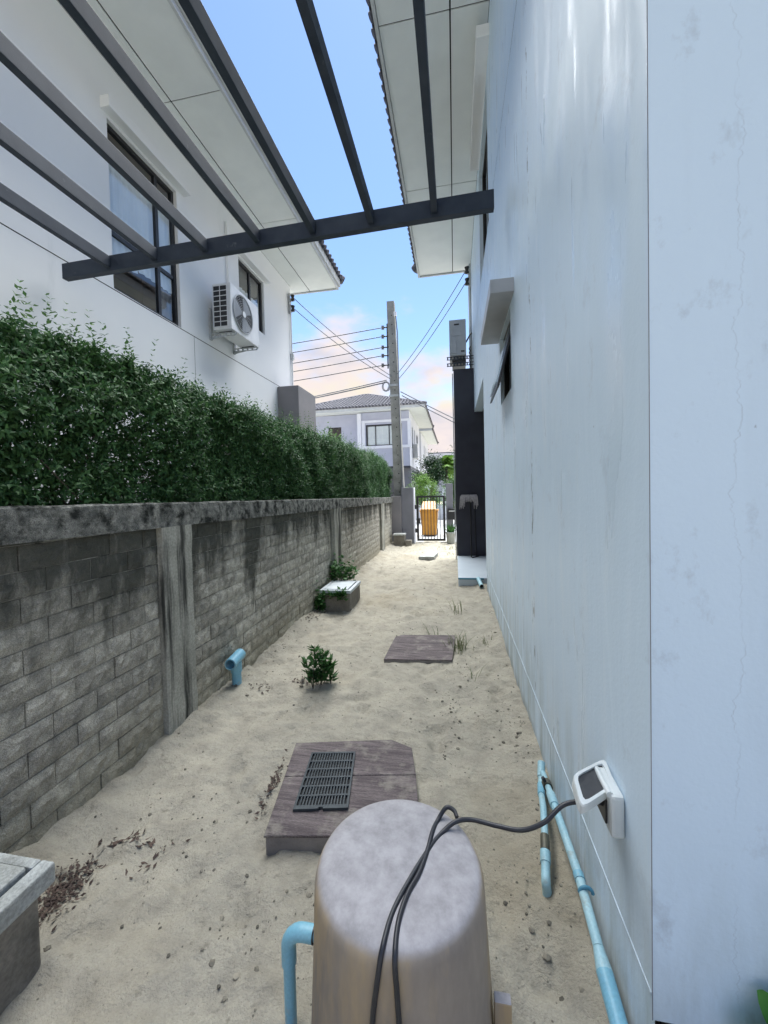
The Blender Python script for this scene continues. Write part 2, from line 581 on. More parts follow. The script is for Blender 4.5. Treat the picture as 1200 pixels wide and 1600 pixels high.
# ------------------------------------------------------------------ mesh helpers
class MB:
    """collects boxes, tubes, prisms, lathes; build() links them as ONE mesh object"""

    def __init__(self):
        self.v, self.f, self.sm = [], [], []

    def add(self, vs, fs, smooth=False):
        o = len(self.v)
        self.v += [tuple(p) for p in vs]
        self.f += [tuple(i + o for i in f) for f in fs]
        self.sm += [smooth] * len(fs)
        return self

    def box(self, x0, x1, y0, y1, z0, z1):
        vs = [(x, y, z) for z in (z0, z1) for y in (y0, y1) for x in (x0, x1)]
        return self.add(vs, [(0, 2, 3, 1), (4, 5, 7, 6), (0, 1, 5, 4), (2, 6, 7, 3), (0, 4, 6, 2), (1, 3, 7, 5)])

    def bbox(self, x0, x1, y0, y1, z0, z1, b=0.004):
        """box with bevelled edges (24 verts)"""
        bm = bmesh.new()
        r = bmesh.ops.create_cube(bm, size=1)
        for q in bm.verts:
            q.co = Vector(((x0 + x1) / 2 + q.co.x * (x1 - x0), (y0 + y1) / 2 + q.co.y * (y1 - y0), (z0 + z1) / 2 + q.co.z * (z1 - z0)))
        bmesh.ops.bevel(bm, geom=bm.edges[:], offset=b, segments=2, affect='EDGES', profile=0.6)
        self.from_bm(bm)
        return self

    def from_bm(self, bm, smooth=False):
        bm.verts.index_update()
        self.add([q.co[:] for q in bm.verts], [[q.index for q in f.verts] for f in bm.faces], smooth)
        bm.free()

    def tube(self, pts, r, seg=10, cap=True):
        pts = [Vector(p) for p in pts]
        rs = r if isinstance(r, (list, tuple)) else [r] * len(pts)
        vs, fs = [], []
        prev = None
        for i, p in enumerate(pts):
            t = (pts[min(i + 1, len(pts) - 1)] - pts[max(i - 1, 0)]).normalized()
            if prev is None:
                a = Vector((0, 0, 1)) if abs(t.z) < 0.9 else Vector((1, 0, 0))
                u = t.cross(a).normalized()
            else:
                u = (prev - t * prev.dot(t)).normalized()
            prev = u
            q = t.cross(u)
            for s in range(seg):
                an = 2 * math.pi * s / seg
                vs.append(p + (u * math.cos(an) + q * math.sin(an)) * rs[i])
        for i in range(len(pts) - 1):
            for s in range(seg):
                fs.append((i * seg + s, i * seg + (s + 1) % seg, (i + 1) * seg + (s + 1) % seg, (i + 1) * seg + s))
        self.add(vs, fs, True)
        if cap:
            n = len(pts) - 1
            self.add(vs[:seg], [tuple(range(seg))[::-1]])
            self.add(vs[n * seg:], [tuple(range(seg))])
        return self

    def prism(self, poly, z0, z1):
        n = len(poly)
        vs = [(p[0], p[1], z0) for p in poly] + [(p[0], p[1], z1) for p in poly]
        fs = [tuple(range(n))[::-1], tuple(range(n, 2 * n))] + [(i, (i + 1) % n, n + (i + 1) % n, n + i) for i in range(n)]
        return self.add(vs, fs)

    def quadprism(self, a, b, c, d, off):
        """thick sheet: quad a b c d and the same quad moved by off"""
        o = Vector(off)
        vs = [Vector(p) for p in (a, b, c, d)]
        vs += [p + o for p in vs]
        return self.add(vs, [(0, 1, 2, 3), (7, 6, 5, 4), (0, 4, 5, 1), (1, 5, 6, 2), (2, 6, 7, 3), (3, 7, 4, 0)])

    def lathe(self, prof, cx, cy, seg=48, cap=True):
        vs, fs = [], []
        for (r, z) in prof:
            for s in range(seg):
                a = 2 * math.pi * s / seg
                vs.append((cx + r * math.cos(a), cy + r * math.sin(a), z))
        for i in range(len(prof) - 1):
            for s in range(seg):
                fs.append((i * seg + s, i * seg + (s + 1) % seg, (i + 1) * seg + (s + 1) % seg, (i + 1) * seg + s))
        if cap:
            fs.append(tuple((len(prof) - 1) * seg + s for s in range(seg)))
        return self.add(vs, fs, True)

    def mesh(self, name, mat):
        me = bpy.data.meshes.new(name)
        me.from_pydata(self.v, [], self.f)
        me.materials.append(MATS[mat])
        me.polygons.foreach_set('use_smooth', self.sm)
        bm = bmesh.new()
        bm.from_mesh(me)
        bmesh.ops.recalc_face_normals(bm, faces=bm.faces)
        bm.to_mesh(me)
        bm.free()
        me.update()
        return me

    def build(self, name, mat, parent=None, label=None):
        o = bpy.data.objects.new(name, self.mesh(name, mat))
        COL.objects.link(o)
        attach(o, parent)
        if label:
            o['label'] = label
        return o


def root_loc(o):
    p = Vector((0, 0, 0))
    while o is not None:
        p = p + o.location
        o = o.parent
    return p


def attach(o, parent):
    """meshes are written in world coordinates; keep them there under a moved Empty"""
    if parent is not None:
        q = root_loc(parent)
        o.parent = parent
        o.location = o.location - q


def thing(name, label, cat, loc=(0, 0, 0), group=None):
    o = bpy.data.objects.new(name, None)
    o.empty_display_size = 0.1
    COL.objects.link(o)
    o.location = loc
    tag(o, label, cat, group)
    return o


def tag(o, label, cat, group=None, kind=None):
    o['label'] = label
    o['category'] = cat
    if group:
        o['group'] = group
    if kind:
        o['kind'] = kind
    return o


def struct(o):
    o['kind'] = 'structure'
    return o


def fbm(x, y, seed=0, octaves=5, base=1.0, gain=0.5):
    """value noise on numpy arrays"""
    tot = np.zeros_like(x)
    amp = 1.0
    f = base
    for k in range(octaves):
        xi, yi = np.floor(x * f), np.floor(y * f)
        fx, fy = x * f - xi, y * f - yi
        fx, fy = fx * fx * (3 - 2 * fx), fy * fy * (3 - 2 * fy)

        def h(a, b):
            v = np.sin(a * 127.1 + b * 311.7 + (seed + k) * 74.7) * 43758.5453
            return v - np.floor(v)
        v = (h(xi, yi) * (1 - fx) + h(xi + 1, yi) * fx) * (1 - fy) + (h(xi, yi + 1) * (1 - fx) + h(xi + 1, yi + 1) * fx) * fy
        tot += amp * (v - 0.5)
        amp *= gain
        f *= 2.03
    return tot


XR, XL, XH = 0.43, -1.77, -3.85          # right house wall, boundary wall face, left house wall


# ------------------------------------------------------------------ ground
def sand_height(X, Y):
    z = 0.045 * fbm(X, Y, 1, 3, 1.7) + 0.030 * fbm(X, Y, 5, 3, 5.0) + 0.018 * fbm(X, Y, 9, 3, 15.0)
    dimple = np.clip(fbm(X, Y, 21, 2, 7.5) - 0.22, 0, 1)
    z -= 0.09 * dimple
    z += 0.05 * np.clip(fbm(X, Y, 61, 2, 12.0) - 0.30, 0, 1) - 0.06 * np.clip(fbm(X + 0.3 * Y, Y * 0.45, 71, 2, 3.4) - 0.24, 0, 1)
    z += 0.05 * np.exp(-((X - XL) / 0.16) ** 2) + 0.03 * np.exp(-((X - XR) / 0.10) ** 2)
    return z


def make_ground():
    xs = np.concatenate([[-600, -200, -60, -20, -8, -4, -2.4, -2.1, -1.95], np.arange(-1.85, 0.60, 0.022), [0.8, 1.2, 2, 4, 8, 20, 60, 200, 600]])
    ys = np.concatenate([[-600, -200, -60, -20, -6, -2], np.arange(-0.4, 4.0, 0.022), np.arange(4.0, 11.3, 0.045), [11.5, 12, 14, 18, 25, 40, 70, 150, 400, 1000]])
    X, Y = np.meshgrid(xs, ys)
    Z = sand_height(X, Y)
    inside = (X > -1.9) & (X < 0.62) & (Y > -0.5) & (Y < 11.3)
    Z = np.where(inside, Z, -0.04)
    ny, nx = X.shape
    me = bpy.data.meshes.new('ground')
    v = np.stack([X, Y, Z], -1).reshape(-1, 3)
    i = np.arange(ny * nx).reshape(ny, nx)
    f = np.stack([i[:-1, :-1], i[:-1, 1:], i[1:, 1:], i[1:, :-1]], -1).reshape(-1, 4)
    me.from_pydata(v.tolist(), [], f.tolist())
    me.materials.append(MATS['sand'])
    me.polygons.foreach_set('use_smooth', [True] * len(me.polygons))
    o = bpy.data.objects.new('ground', me)
    COL.objects.link(o)
    struct(o)


make_ground()


def gz(x, y):
    return float(sand_height(np.array([float(x)]), np.array([float(y)]))[0])


struct(MB().box(-60, 60, 12.2, 19.5, -0.10, -0.015).build('street', 'road'))
struct(MB().box(-1.25, 0.2, 11.15, 12.2, -0.08, 0.012).build('pavement', 'road'))
struct(MB().box(0.452, 3.5, -2.0, 0.962, -0.05, 0.232).build('terrace', 'concrete_pale'))
struct(MB().box(XR - 0.40, XR + 1.5, 6.23, 8.9, -0.05, 0.10).build('porch_floor', 'porch_tile'))

# ------------------------------------------------------------------ walls with openings (house facades)
def facade(mb, axis, pos, u0, u1, z0, z1, holes, depth, grooves=()):
    """sheet of wall on the plane axis=pos, with holes (ua, ub, za, zb) that have reveals of the given depth"""
    us = sorted({u0, u1, *[h[0] for h in holes], *[h[1] for h in holes]})
    zs = sorted({z0, z1, *[h[2] for h in holes], *[h[3] for h in holes]})

    def pt(u, z, d=0.0):
        return (pos + d, u, z) if axis == 'x' else (u, pos + d, z)
    for i in range(len(us) - 1):
        for j in range(len(zs) - 1):
            a, b, c, d = us[i], us[i + 1], zs[j], zs[j + 1]
            mu, mz = (a + b) / 2, (c + d) / 2
            if any(h[0] < mu < h[1] and h[2] < mz < h[3] for h in holes):
                continue
            mb.add([pt(a, c), pt(b, c), pt(b, d), pt(a, d)], [(0, 1, 2, 3)])
    for a, b, c, d in holes:
        for p, q in (((a, c), (b, c)), ((b, c), (b, d)), ((b, d), (a, d)), ((a, d), (a, c))):
            if p[1] == q[1] == z0:
                continue
            mb.add([pt(*p), pt(*q), pt(*q, depth), pt(*p, depth)], [(0, 1, 2, 3)])


def drape(mb, axis, pos, u0, u1, z0, z1, amp=0.02, n=40, wob=0.3):
    vs, fs = [], []
    for j, z in enumerate((z0, (z0 + z1) / 2, z1)):
        for i in range(n + 1):
            u = u0 + (u1 - u0) * i / n
            d = amp * math.sin(i * 1.35 + wob * j) + amp * 0.4 * math.sin(i * 0.6 + 2)
            vs.append((pos + d, u, z) if axis == 'x' else (u, pos + d, z))
    for j in range(2):
        for i in range(n):
            a = j * (n + 1) + i
            fs.append((a, a + 1, a + n + 2, a + n + 1))
    mb.add(vs, fs, True)


def window(parent, axis, pos, inward, u0, u1, z0, z1, mull=(), trans=(), fr=0.05, curtain=None, room='room_dark', room_d=0.7):
    """window (> frame, pane, curtain): pos = wall face, inward = +1/-1 direction into the house"""
    d0 = pos + inward * 0.05
    d1 = pos + inward * 0.10

    def bar(mb, ua, ub, za, zb, da=d0, db=d1):
        lo, hi = min(da, db), max(da, db)
        if axis == 'x':
            mb.box(lo, hi, ua, ub, za, zb)
        else:
            mb.box(ua, ub, lo, hi, za, zb)
    fm = MB()
    bar(fm, u0, u1, z0, z0 + fr)
    bar(fm, u0, u1, z1 - fr, z1)
    bar(fm, u0, u0 + fr, z0 + fr, z1 - fr)
    bar(fm, u1 - fr, u1, z0 + fr, z1 - fr)
    uu = [u0 + fr] + [x for m in mull for x in (m - fr / 2, m + fr / 2)] + [u1 - fr]
    for m in mull:
        bar(fm, m - fr / 2, m + fr / 2, z0 + fr, z1 - fr, d0 + inward * 0.004, d1 - inward * 0.004)
    for m in trans:
        for q in range(0, len(uu), 2):
            bar(fm, uu[q], uu[q + 1], m - fr / 2, m + fr / 2, d0 + inward * 0.008, d1 - inward * 0.008)
    wf = fm.build('window', 'frame_black', parent)
    zz = [z0 + fr] + [x for m in trans for x in (m - fr / 2, m + fr / 2)] + [z1 - fr]
    for q in range(0, len(uu), 2):
        for s in range(0, len(zz), 2):
            g = MB()
            d_ = pos + inward * 0.075
            pq = [(d_, uu[q], zz[s]), (d_, uu[q + 1], zz[s]), (d_, uu[q + 1], zz[s + 1]), (d_, uu[q], zz[s + 1])]
            g.add([p if axis == 'x' else (p[1], p[0], p[2]) for p in pq], [(0, 1, 2, 3)])
            g.build('pane', 'window_glass', wf)
    if curtain:
        for (ca, cb, cza, czb, mt) in curtain:
            c = MB()
            drape(c, axis, pos + inward * 0.105, ca, cb, cza, czb, amp=0.012, n=max(8, int((cb - ca) * 45)))
            c.build('curtain', mt, wf)
    r = MB()   # the dim room behind
    e = 0.25
    a, b = pos + inward * 0.13, pos + inward * (0.13 + room_d)
    pts = [(a, u0 - e, z0 - e), (a, u1 + e, z0 - e), (a, u1 + e, z1 + e), (a, u0 - e, z1 + e)]
    ptb = [(b, u0 - e, z0 - e), (b, u1 + e, z0 - e), (b, u1 + e, z1 + e), (b, u0 - e, z1 + e)]
    if axis == 'y':
        pts = [(p[1], p[0], p[2]) for p in pts]
        ptb = [(p[1], p[0], p[2]) for p in ptb]
    r.add(pts + ptb, [(4, 5, 6, 7), (0, 1, 5, 4), (1, 2, 6, 5), (2, 3, 7, 6), (3, 0, 4, 7)])
    r.build('room_lining', room, wf)
    return wf


# ------------------------------------------------------------------ left house
LS = 6.52                                  # soffit height
LE = -2.76                                 # eave edge
LYN, LYF = -1.5, 9.1                       # wall run along the alley
lh = thing('neighbour_house', 'white two-storey house with wide soffit above the green hedge', 'house', (XH - 3, 4, 0))
W1 = (3.98, 5.12, 3.93, 5.86)
W2 = (6.75, 7.72, 4.82, 5.90)
W3 = (5.75, 7.15, 1.6, 3.02)
GZ, GY = 3.915, 5.40
mb = MB()
facade(mb, 'x', XH, LYN, LYF, GZ + 0.006, LS, [W1, W2], -0.14)
mb.box(XH - 8, XH - 7.9, LYN, LYF, 0, LS)
mb.add([(XH, LYF, -0.05), (XH - 8, LYF, -0.05), (XH - 8, LYF, LS), (XH, LYF, LS)], [(0, 1, 2, 3)])
mb.add([(XH, LYN, -0.05), (XH - 8, LYN, -0.05), (XH - 8, LYN, LS), (XH, LYN, LS)], [(0, 1, 2, 3)])
mb.build('upper_wall', 'left_paint', lh)
mb = MB()
facade(mb, 'x', XH, LYN, GY - 0.004, -0.05, GZ - 0.006, [], -0.14)
mb.build('lower_wall', 'left_paint', lh)
mb = MB()
facade(mb, 'x', XH, GY + 0.004, LYF, -0.05, GZ - 0.006, [W3], -0.14)
mb.build('lower_wall', 'left_paint', lh)
g = MB().box(XH - 0.02, XH - 0.012, LYN, LYF, GZ - 0.02, GZ + 0.02)
g.box(XH - 0.02, XH - 0.012, GY - 0.02, GY + 0.02, 0, GZ - 0.021)
g.build('groove', 'dark_gap', lh)
window(lh, 'x', XH, -1, *W1, mull=(4.78,), trans=(4.62,), curtain=[(4.0, 4.45, 4.35, 5.55, 'curtain_white'), (4.43, 5.1, 4.40, 5.60, 'curtain_white'), (4.75, 5.1, 3.95, 4.39, 'curtain_grey')], room='room_brown')
window(lh, 'x', XH, -1, *W2, mull=(7.24,), curtain=[(6.78, 7.7, 4.85, 5.45, 'curtain_white')], room='curtain_grey')
window(lh, 'x', XH, -1, *W3, mull=(6.45,), room='room_dark')
MB().bbox(XH - 0.02, XH + 0.12, 3.90, 5.28, 5.90, 6.03, 0.006).build('window_hood', 'left_paint', lh)
MB().bbox(XH - 0.02, XH + 0.12, 6.68, 7.84, 5.93, 6.05, 0.006).build('window_hood', 'left_paint', lh)
# soffit boards, each its own panel with dark joints
YE = 9.42
cuts_y = [LYN - 0.6, 0.2, 2.35, 4.57, 6.9, YE]
SG = -3.46
for i in range(len(cuts_y) - 1):
    MB().box(XH - 0.3 if False else XH + 0.004, SG - 0.009, cuts_y[i] + 0.007, cuts_y[i + 1] - 0.007, LS, LS + 0.01).build('soffit_panel', 'soffit_board', lh)
    MB().box(SG + 0.009, LE, cuts_y[i] + 0.007, cuts_y[i + 1] - 0.007, LS, LS + 0.01).build('soffit_panel', 'soffit_board', lh)
MB().box(XH - 8, XH - 0.002, LYF + 0.01, YE, LS, LS + 0.012).build('soffit_panel', 'soffit_board', lh)
MB().box(XH - 8, LE + 0.004, LYN - 0.6, YE, LS + 0.014, LS + 0.03).build('soffit_backing', 'dark_gap', lh)
MB().box(LE + 0.005, LE + 0.04, LYN - 0.6, YE + 0.03, LS - 0.03, LS + 0.16).build('fascia_board', 'fascia', lh)
MB().box(XH - 8, LE, YE + 0.002, YE + 0.035, LS - 0.03, LS + 0.16).build('fascia_board', 'fascia', lh)
MB().box(LE + 0.042, LE + 0.075, LYN - 0.6, YE + 0.06, LS + 0.04, LS + 0.20).build('gutter_board', 'fascia', lh)


def hip_roof(parent, x0, x1, y0, y1, z, rise, name='roof', mat='roof_tile', inset=None, tiles_edges=('x1', 'y1'), step=0.16, rolls=True):
    """hip roof with corrugated tile courses: a ridge along the longer side"""
    w_, d_ = x1 - x0, y1 - y0
    ins = inset or min(w_, d_) / 2
    if w_ >= d_:
        r0, r1 = Vector((x0 + ins, (y0 + y1) / 2, z + rise)), Vector((x1 - ins, (y0 + y1) / 2, z + rise))
    else:
        r0, r1 = Vector(((x0 + x1) / 2, y0 + ins, z + rise)), Vector(((x0 + x1) / 2, y1 - ins, z + rise))
    c = [Vector((x0, y0, z)), Vector((x1, y0, z)), Vector((x1, y1, z)), Vector((x0, y1, z))]
    m = MB()
    if w_ >= d_:
        m.add(c + [r0, r1], [(0, 1, 5, 4), (1, 2, 5), (2, 3, 4, 5), (3, 0, 4)])
    else:
        m.add(c + [r0, r1], [(0, 1, 4), (1, 2, 5, 4), (2, 3, 5), (3, 0, 4, 5)])
    rf = m.build(name, mat, parent)
    rd = MB()
    for a, b in ((r0, r1), (c[0], r0), (c[3], r0 if w_ >= d_ else r1), (c[1], r1 if w_ >= d_ else r0), (c[2], r1)):
        if (a - b).length > 0.05:
            rd.tube([a + Vector((0, 0, 0.02)), b + Vector((0, 0, 0.02))], 0.09, 8)
    rd.build('ridge_cap', mat, rf)
    return rf, c, r0, r1


def eave_rolls(parent, p0, p1, inward, n, r=0.055, ln=0.6, mat='roof_tile'):
    """the wavy row of tile ends along an eave: each tile roll a piece, shared mesh"""
    p0, p1, inward = Vector(p0), Vector(p1), Vector(inward).normalized()
    m = MB()
    m.tube([inward * -0.04, inward * ln], r, 8)
    me = m.mesh('roof_tile', mat)
    for i in range(n):
        o = bpy.data.objects.new('roof_tile', me)
        COL.objects.link(o)
        o.location = p0.lerp(p1, (i + 0.5) / n)
        attach(o, parent)


rf, c, r0, r1 = hip_roof(lh, XH - 9, LE + 0.10, LYN - 0.7, YE + 0.12, LS + 0.20, 2.6, inset=4.5)
eave_rolls(rf, (LE + 0.12, LYN - 0.6, LS + 0.21), (LE + 0.12, YE + 0.12, LS + 0.21), (-1, 0, 0.55), 70, r=0.048)
MB().tube([(LE + 0.13, YE + 0.13, LS + 0.23), (LE - 1.2, YE - 1.0, LS + 0.85)], 0.10, 10).build('hip_cap', 'roof_tile', rf)
# grey porch block on the corner
MB().bbox(XH + 0.002, -3.355, 8.22, 9.30, 0, 3.88, 0.01).build('porch_block', 'grey_render_warm', lh)
# drain pipe, camera conduit and meter box on the wall
MB().tube([(XH + 0.03, 9.02, 3.75), (XH + 0.03, 9.02, 6.2)], 0.022, 8).build('conduit', 'left_paint', lh)
MB().bbox(XH, XH + 0.05, 6.33, 6.41, 4.6, 6.25, 0.008).build('pipe_cover', 'left_paint', lh)
MB().bbox(XH, XH + 0.07, 9.0, 9.08, 4.72, 4.88, 0.01).build('junction_box', 'fascia', lh)

# ------------------------------------------------------------------ right house
RS = 6.3
RE = -0.68
RYN, RYF = 0.97, 8.88
rh = thing('corner_house', 'white house with scuffed side wall and corner on the right', 'house', (2.5, 4, 0))
SW = (3.06, 3.72, 2.25, 2.84)             # small louvre window
BW = (4.6, 6.0, 4.5, 6.02)                # big upper window
DO = (5.78, 8.36, 0.10, 3.08)             # porch opening
GRV = 4.48
mb = MB()
facade(mb, 'x', XR, RYN, RYF, GRV + 0.004, RS, [BW], 0.14)
mb.build('upper_wall', 'alley_paint', rh)
mb = MB()
facade(mb, 'x', XR, RYN, RYF, 0.315, GRV - 0.004, [SW, (DO[0], DO[1], 0.315, DO[3])], 0.16)
mb.build('alley_wall', 'alley_paint', rh)
mb = MB()
facade(mb, 'x', XR + 0.006, RYN, DO[0], -0.3, 0.306, [], 0.1)
mb.build('plinth', 'alley_paint', rh)
MB().box(XR + 0.012, XR + 0.02, RYN + 0.01, RYF, GRV - 0.02, GRV + 0.02).build('groove', 'dark_gap', rh)
MB().bbox(XR - 0.002, XR + 0.03, RYN + 0.002, DO[0], 0.304, 0.3145, 0.003).build('bead', 'alley_paint', rh)
MB().box(XR + 0.0002, XR + 0.0016, RYN - 0.0012, RYN - 0.0002, 0.25, RS).build('corner_joint', 'grey_render', rh)
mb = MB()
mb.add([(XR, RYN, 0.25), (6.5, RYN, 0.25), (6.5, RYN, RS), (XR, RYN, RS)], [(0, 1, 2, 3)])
mb.build('front_wall', 'front_paint_shaded', rh)
MB().box(XR + 0.03, 6.5, RYN + 0.012, RYN + 0.03, -0.1, 0.26).build('shadow_gap', 'dark_gap', rh)
mb = MB()
mb.add([(XR, RYF, 0.1), (6.5, RYF, 0.1), (6.5, RYF, RS), (XR, RYF, RS)], [(0, 1, 2, 3)])
mb.add([(6.5, RYN, 0), (6.5, RYF, 0), (6.5, RYF, RS), (6.5, RYN, RS)], [(0, 1, 2, 3)])
mb.build('rear_wall', 'left_paint', rh)
# porch recess lining
mb = MB()
a, b_ = XR + 0.16, XR + 1.5
mb.add([(a, DO[0], 0.1), (b_, DO[0], 0.1), (b_, DO[0], DO[3]), (a, DO[0], DO[3])], [(0, 1, 2, 3)])
mb.add([(b_, DO[0], 0.1), (b_, DO[1], 0.1), (b_, DO[1], DO[3]), (b_, DO[0], DO[3])], [(0, 1, 2, 3)])
mb.add([(a, DO[0], DO[3]), (b_, DO[0], DO[3]), (b_, DO[1], DO[3]), (a, DO[1], DO[3])], [(0, 1, 2, 3)])
mb.build('porch_lining', 'charcoal_render', rh)
MB().bbox(0.02, XR + 1.6, 8.30, 8.62, 0.10, 3.98, 0.008).build('wing_wall', 'charcoal_render', rh, 'dark charcoal wing wall beside the porch')
window(rh, 'x', XR, 1, *BW, mull=(5.3,), room='room_dark')
# louvre window with slanted sashes
lw = MB().box(XR + 0.03, XR + 0.07, SW[0], SW[0] + 0.04, SW[2], SW[3])
lw.box(XR + 0.03, XR + 0.07, SW[1] - 0.04, SW[1], SW[2], SW[3])
lw.box(XR + 0.03, XR + 0.07, SW[0] + 0.04, SW[1] - 0.04, SW[2], SW[2] + 0.04)
lw.box(XR + 0.03, XR + 0.07, SW[0] + 0.04, SW[1] - 0.04, SW[3] - 0.04, SW[3])
lw = lw.build('window', 'frame_black', rh)
s = MB()
s.quadprism((XR + 0.03, SW[0] + 0.02, SW[3] - 0.05), (XR + 0.03, SW[1] - 0.02, SW[3] - 0.05), (XR - 0.10, SW[1] - 0.02, SW[2] + 0.02), (XR - 0.10, SW[0] + 0.02, SW[2] + 0.02), (0.018, 0, 0.006))
s.build('sash', 'frame_black', lw)
s = MB()
s.quadprism((XR + 0.02, SW[0] + 0.08, SW[3] - 0.10), (XR + 0.02, SW[1] - 0.08, SW[3] - 0.10), (XR - 0.09, SW[1] - 0.08, SW[2] + 0.07), (XR - 0.09, SW[0] + 0.08, SW[2] + 0.07), (-0.014, 0, -0.004))
s.build('pane', 'window_glass', lw)
r = MB()
r.box(XR + 0.165, XR + 0.6, SW[0] - 0.1, SW[1] + 0.1, SW[2] - 0.1, SW[3] + 0.1)
r.build('room_lining', 'room_dark', lw)
MB().bbox(XR - 0.16, XR + 0.02, 2.86, 3.86, 2.86, 2.955, 0.004).build('window_hood', 'ac_grey', rh)
MB().bbox(XR - 0.13, XR + 0.02, 4.2, 5.9, 6.06, 6.18, 0.006).build('window_hood', 'left_paint', rh)
# eaves
RYE = 8.92
cuts = [RYN - 0.6, 1.95, 4.12, 6.4, RYE]
RG = 0.045
for i in range(len(cuts) - 1):
    MB().box(RE, RG - 0.008, cuts[i] + 0.007, cuts[i + 1] - 0.007, RS, RS + 0.01).build('soffit_panel', 'soffit_board', rh)
    MB().box(RG + 0.008, XR - 0.004, cuts[i] + 0.007, cuts[i + 1] - 0.007, RS, RS + 0.01).build('soffit_panel', 'soffit_board', rh)
MB().box(RE - 0.004, 6.5, RYN - 0.6, RYE, RS + 0.014, RS + 0.03).build('soffit_backing', 'dark_gap', rh)
MB().box(RE - 0.04, RE - 0.005, RYN - 0.6, RYE + 0.03, RS - 0.03, RS + 0.16).build('fascia_board', 'fascia', rh)
MB().box(RE, 6.5, RYE + 0.002, RYE + 0.035, RS - 0.03, RS + 0.16).build('fascia_board', 'fascia', rh)
rf, c, r0, r1 = hip_roof(rh, RE - 0.10, 7.5, RYN - 0.7, RYE + 0.12, RS + 0.20, 2.4, inset=4.0)
eave_rolls(rf, (RE - 0.065, RYN - 0.6, RS + 0.19), (RE - 0.065, RYE + 0.1, RS + 0.19), (1, 0, 0.55), 58, r=0.045)
MB().tube([(RE - 0.12, RYE + 0.12, RS + 0.21), (RE + 1.1, RYE - 1.0, RS + 0.85)], 0.10, 10).build('hip_cap', 'roof_tile', rf)
MB().tube([(XR - 0.03, 8.80, 0.1 + 3.9), (XR - 0.03, 8.80, 6.25)], 0.03, 8).build('conduit', 'fascia', rh)

# ------------------------------------------------------------------ boundary wall
bw = thing('boundary_wall', 'mossy grey block boundary wall with concrete posts below the hedge', 'wall', (XL - 0.1, 5, 0))


def wtop(y):
    return 1.475 - 0.0165 * (y - 1.2)


P1, P2, P3 = (2.06, 2.33), (5.45, 5.80), (9.15, 9.55)
WY0, WY1 = 0.2, 10.95
BH = 0.15
m = MB()
ys = np.linspace(WY0, WY1, 120)
vs, fs = [], []
for i, y in enumerate(ys):
    j = 0.006 * math.sin(i * 1.7) + random.uniform(-0.004, 0.004)
    t_ = wtop(y)
    vs += [(XL + 0.035 + j, y, t_ - BH), (XL + 0.03 + j, y, t_ - 0.01 + j * 0.5), (XL + 0.018, y, t_ + j * 0.5), (XL - 0.16, y, t_), (XL - 0.17, y, t_ - BH)]
for i in range(len(ys) - 1):
    for q in range(5):
        a0 = i * 5
        fs.append((a0 + q, a0 + (q + 1) % 5, a0 + 5 + (q + 1) % 5, a0 + 5 + q))
fs.append((0, 1, 2, 3, 4))
fs.append(tuple((len(ys) - 1) * 5 + q for q in range(5)))
m.add(vs, fs)
m.build('coping_beam', 'beam_concrete', bw)
for (a, b2) in (P1, P2, P3):
    m = MB()
    vs, fs = [], []
    nz_ = 16
    zt = wtop(a) - BH
    for i in range(nz_ + 1):
        z = -0.12 + (zt + 0.12) * i / nz_
        jj = random.uniform(-0.003, 0.003)
        vs += [(XL - 0.12, a, z), (XL + 0.034 + jj, a + jj, z), (XL + 0.042 + jj, a + 0.012, z), (XL + 0.042 + jj, b2 - 0.012, z), (XL + 0.034 + jj, b2 + jj, z), (XL - 0.12, b2, z)]
    for i in range(nz_):
        for q in range(5):
            fs.append((i * 6 + q, i * 6 + q + 1, i * 6 + 7 + q, i * 6 + 6 + q))
    m.add(vs, fs)
    m.build('concrete_post', 'pilaster_concrete', bw)
# mortar backing behind the recessed joints
m = MB()
ma, mb_ = wtop(WY0) - BH + 0.05, wtop(WY1) - BH + 0.05
m.quadprism((XL - 0.006, WY0 + 0.01, -0.2), (XL - 0.006, WY1 - 0.01, -0.2), (XL - 0.006, WY1 - 0.01, mb_), (XL - 0.006, WY0 + 0.01, ma), (-0.118, 0, 0))
m.build('mortar', 'pilaster_concrete', bw)


def rough_block(seed, ln, ht):
    r_ = np.random.default_rng(seed)
    nx_, nz2_ = 8, 4
    vs, fs = [], []
    for j in range(nz2_):
        for i in range(nx_):
            u, v_ = i / (nx_ - 1), j / (nz2_ - 1)
            edge = (i in (0, nx_ - 1)) or (j in (0, nz2_ - 1))
            d = 0.0 if edge else r_.uniform(0.000, 0.011)
            uj = 0 if edge else r_.uniform(-0.006, 0.006)
            vs.append((d, (u - 0.5) * ln + uj, v_ * ht))
    for j in range(nz2_ - 1):
        for i in range(nx_ - 1):
            a0 = j * nx_ + i
            fs.append((a0, a0 + 1, a0 + nx_ + 1, a0 + nx_))
    c0 = len(vs)
    vs += [(-0.02, -ln / 2, 0), (-0.02, ln / 2, 0), (-0.02, ln / 2, ht), (-0.02, -ln / 2, ht)]
    for ring, p, q in ((list(range(nx_)), c0, c0 + 1), ([nx_ - 1 + j * nx_ for j in range(nz2_)], c0 + 1, c0 + 2),
                       ([(nz2_ - 1) * nx_ + nx_ - 1 - i for i in range(nx_)], c0 + 2, c0 + 3), ([(nz2_ - 1 - j) * nx_ for j in range(nz2_)], c0 + 3, c0)):
        fs.append(tuple(ring) + (q, p))
    return vs, fs


CH, BL = 0.1085, 0.217
meshes = {}


def block_mesh(kind, var):
    key = (kind, var)
    if key not in meshes:
        ln = {'full': BL - 0.0045, 'half': BL / 2 - 0.0045}[kind]
        mm = MB()
        mm.add(*rough_block(var * 7 + (3 if kind == 'half' else 0), ln, CH - 0.0045))
        meshes[key] = mm.mesh('block', 'block_a')
    return meshes[key]


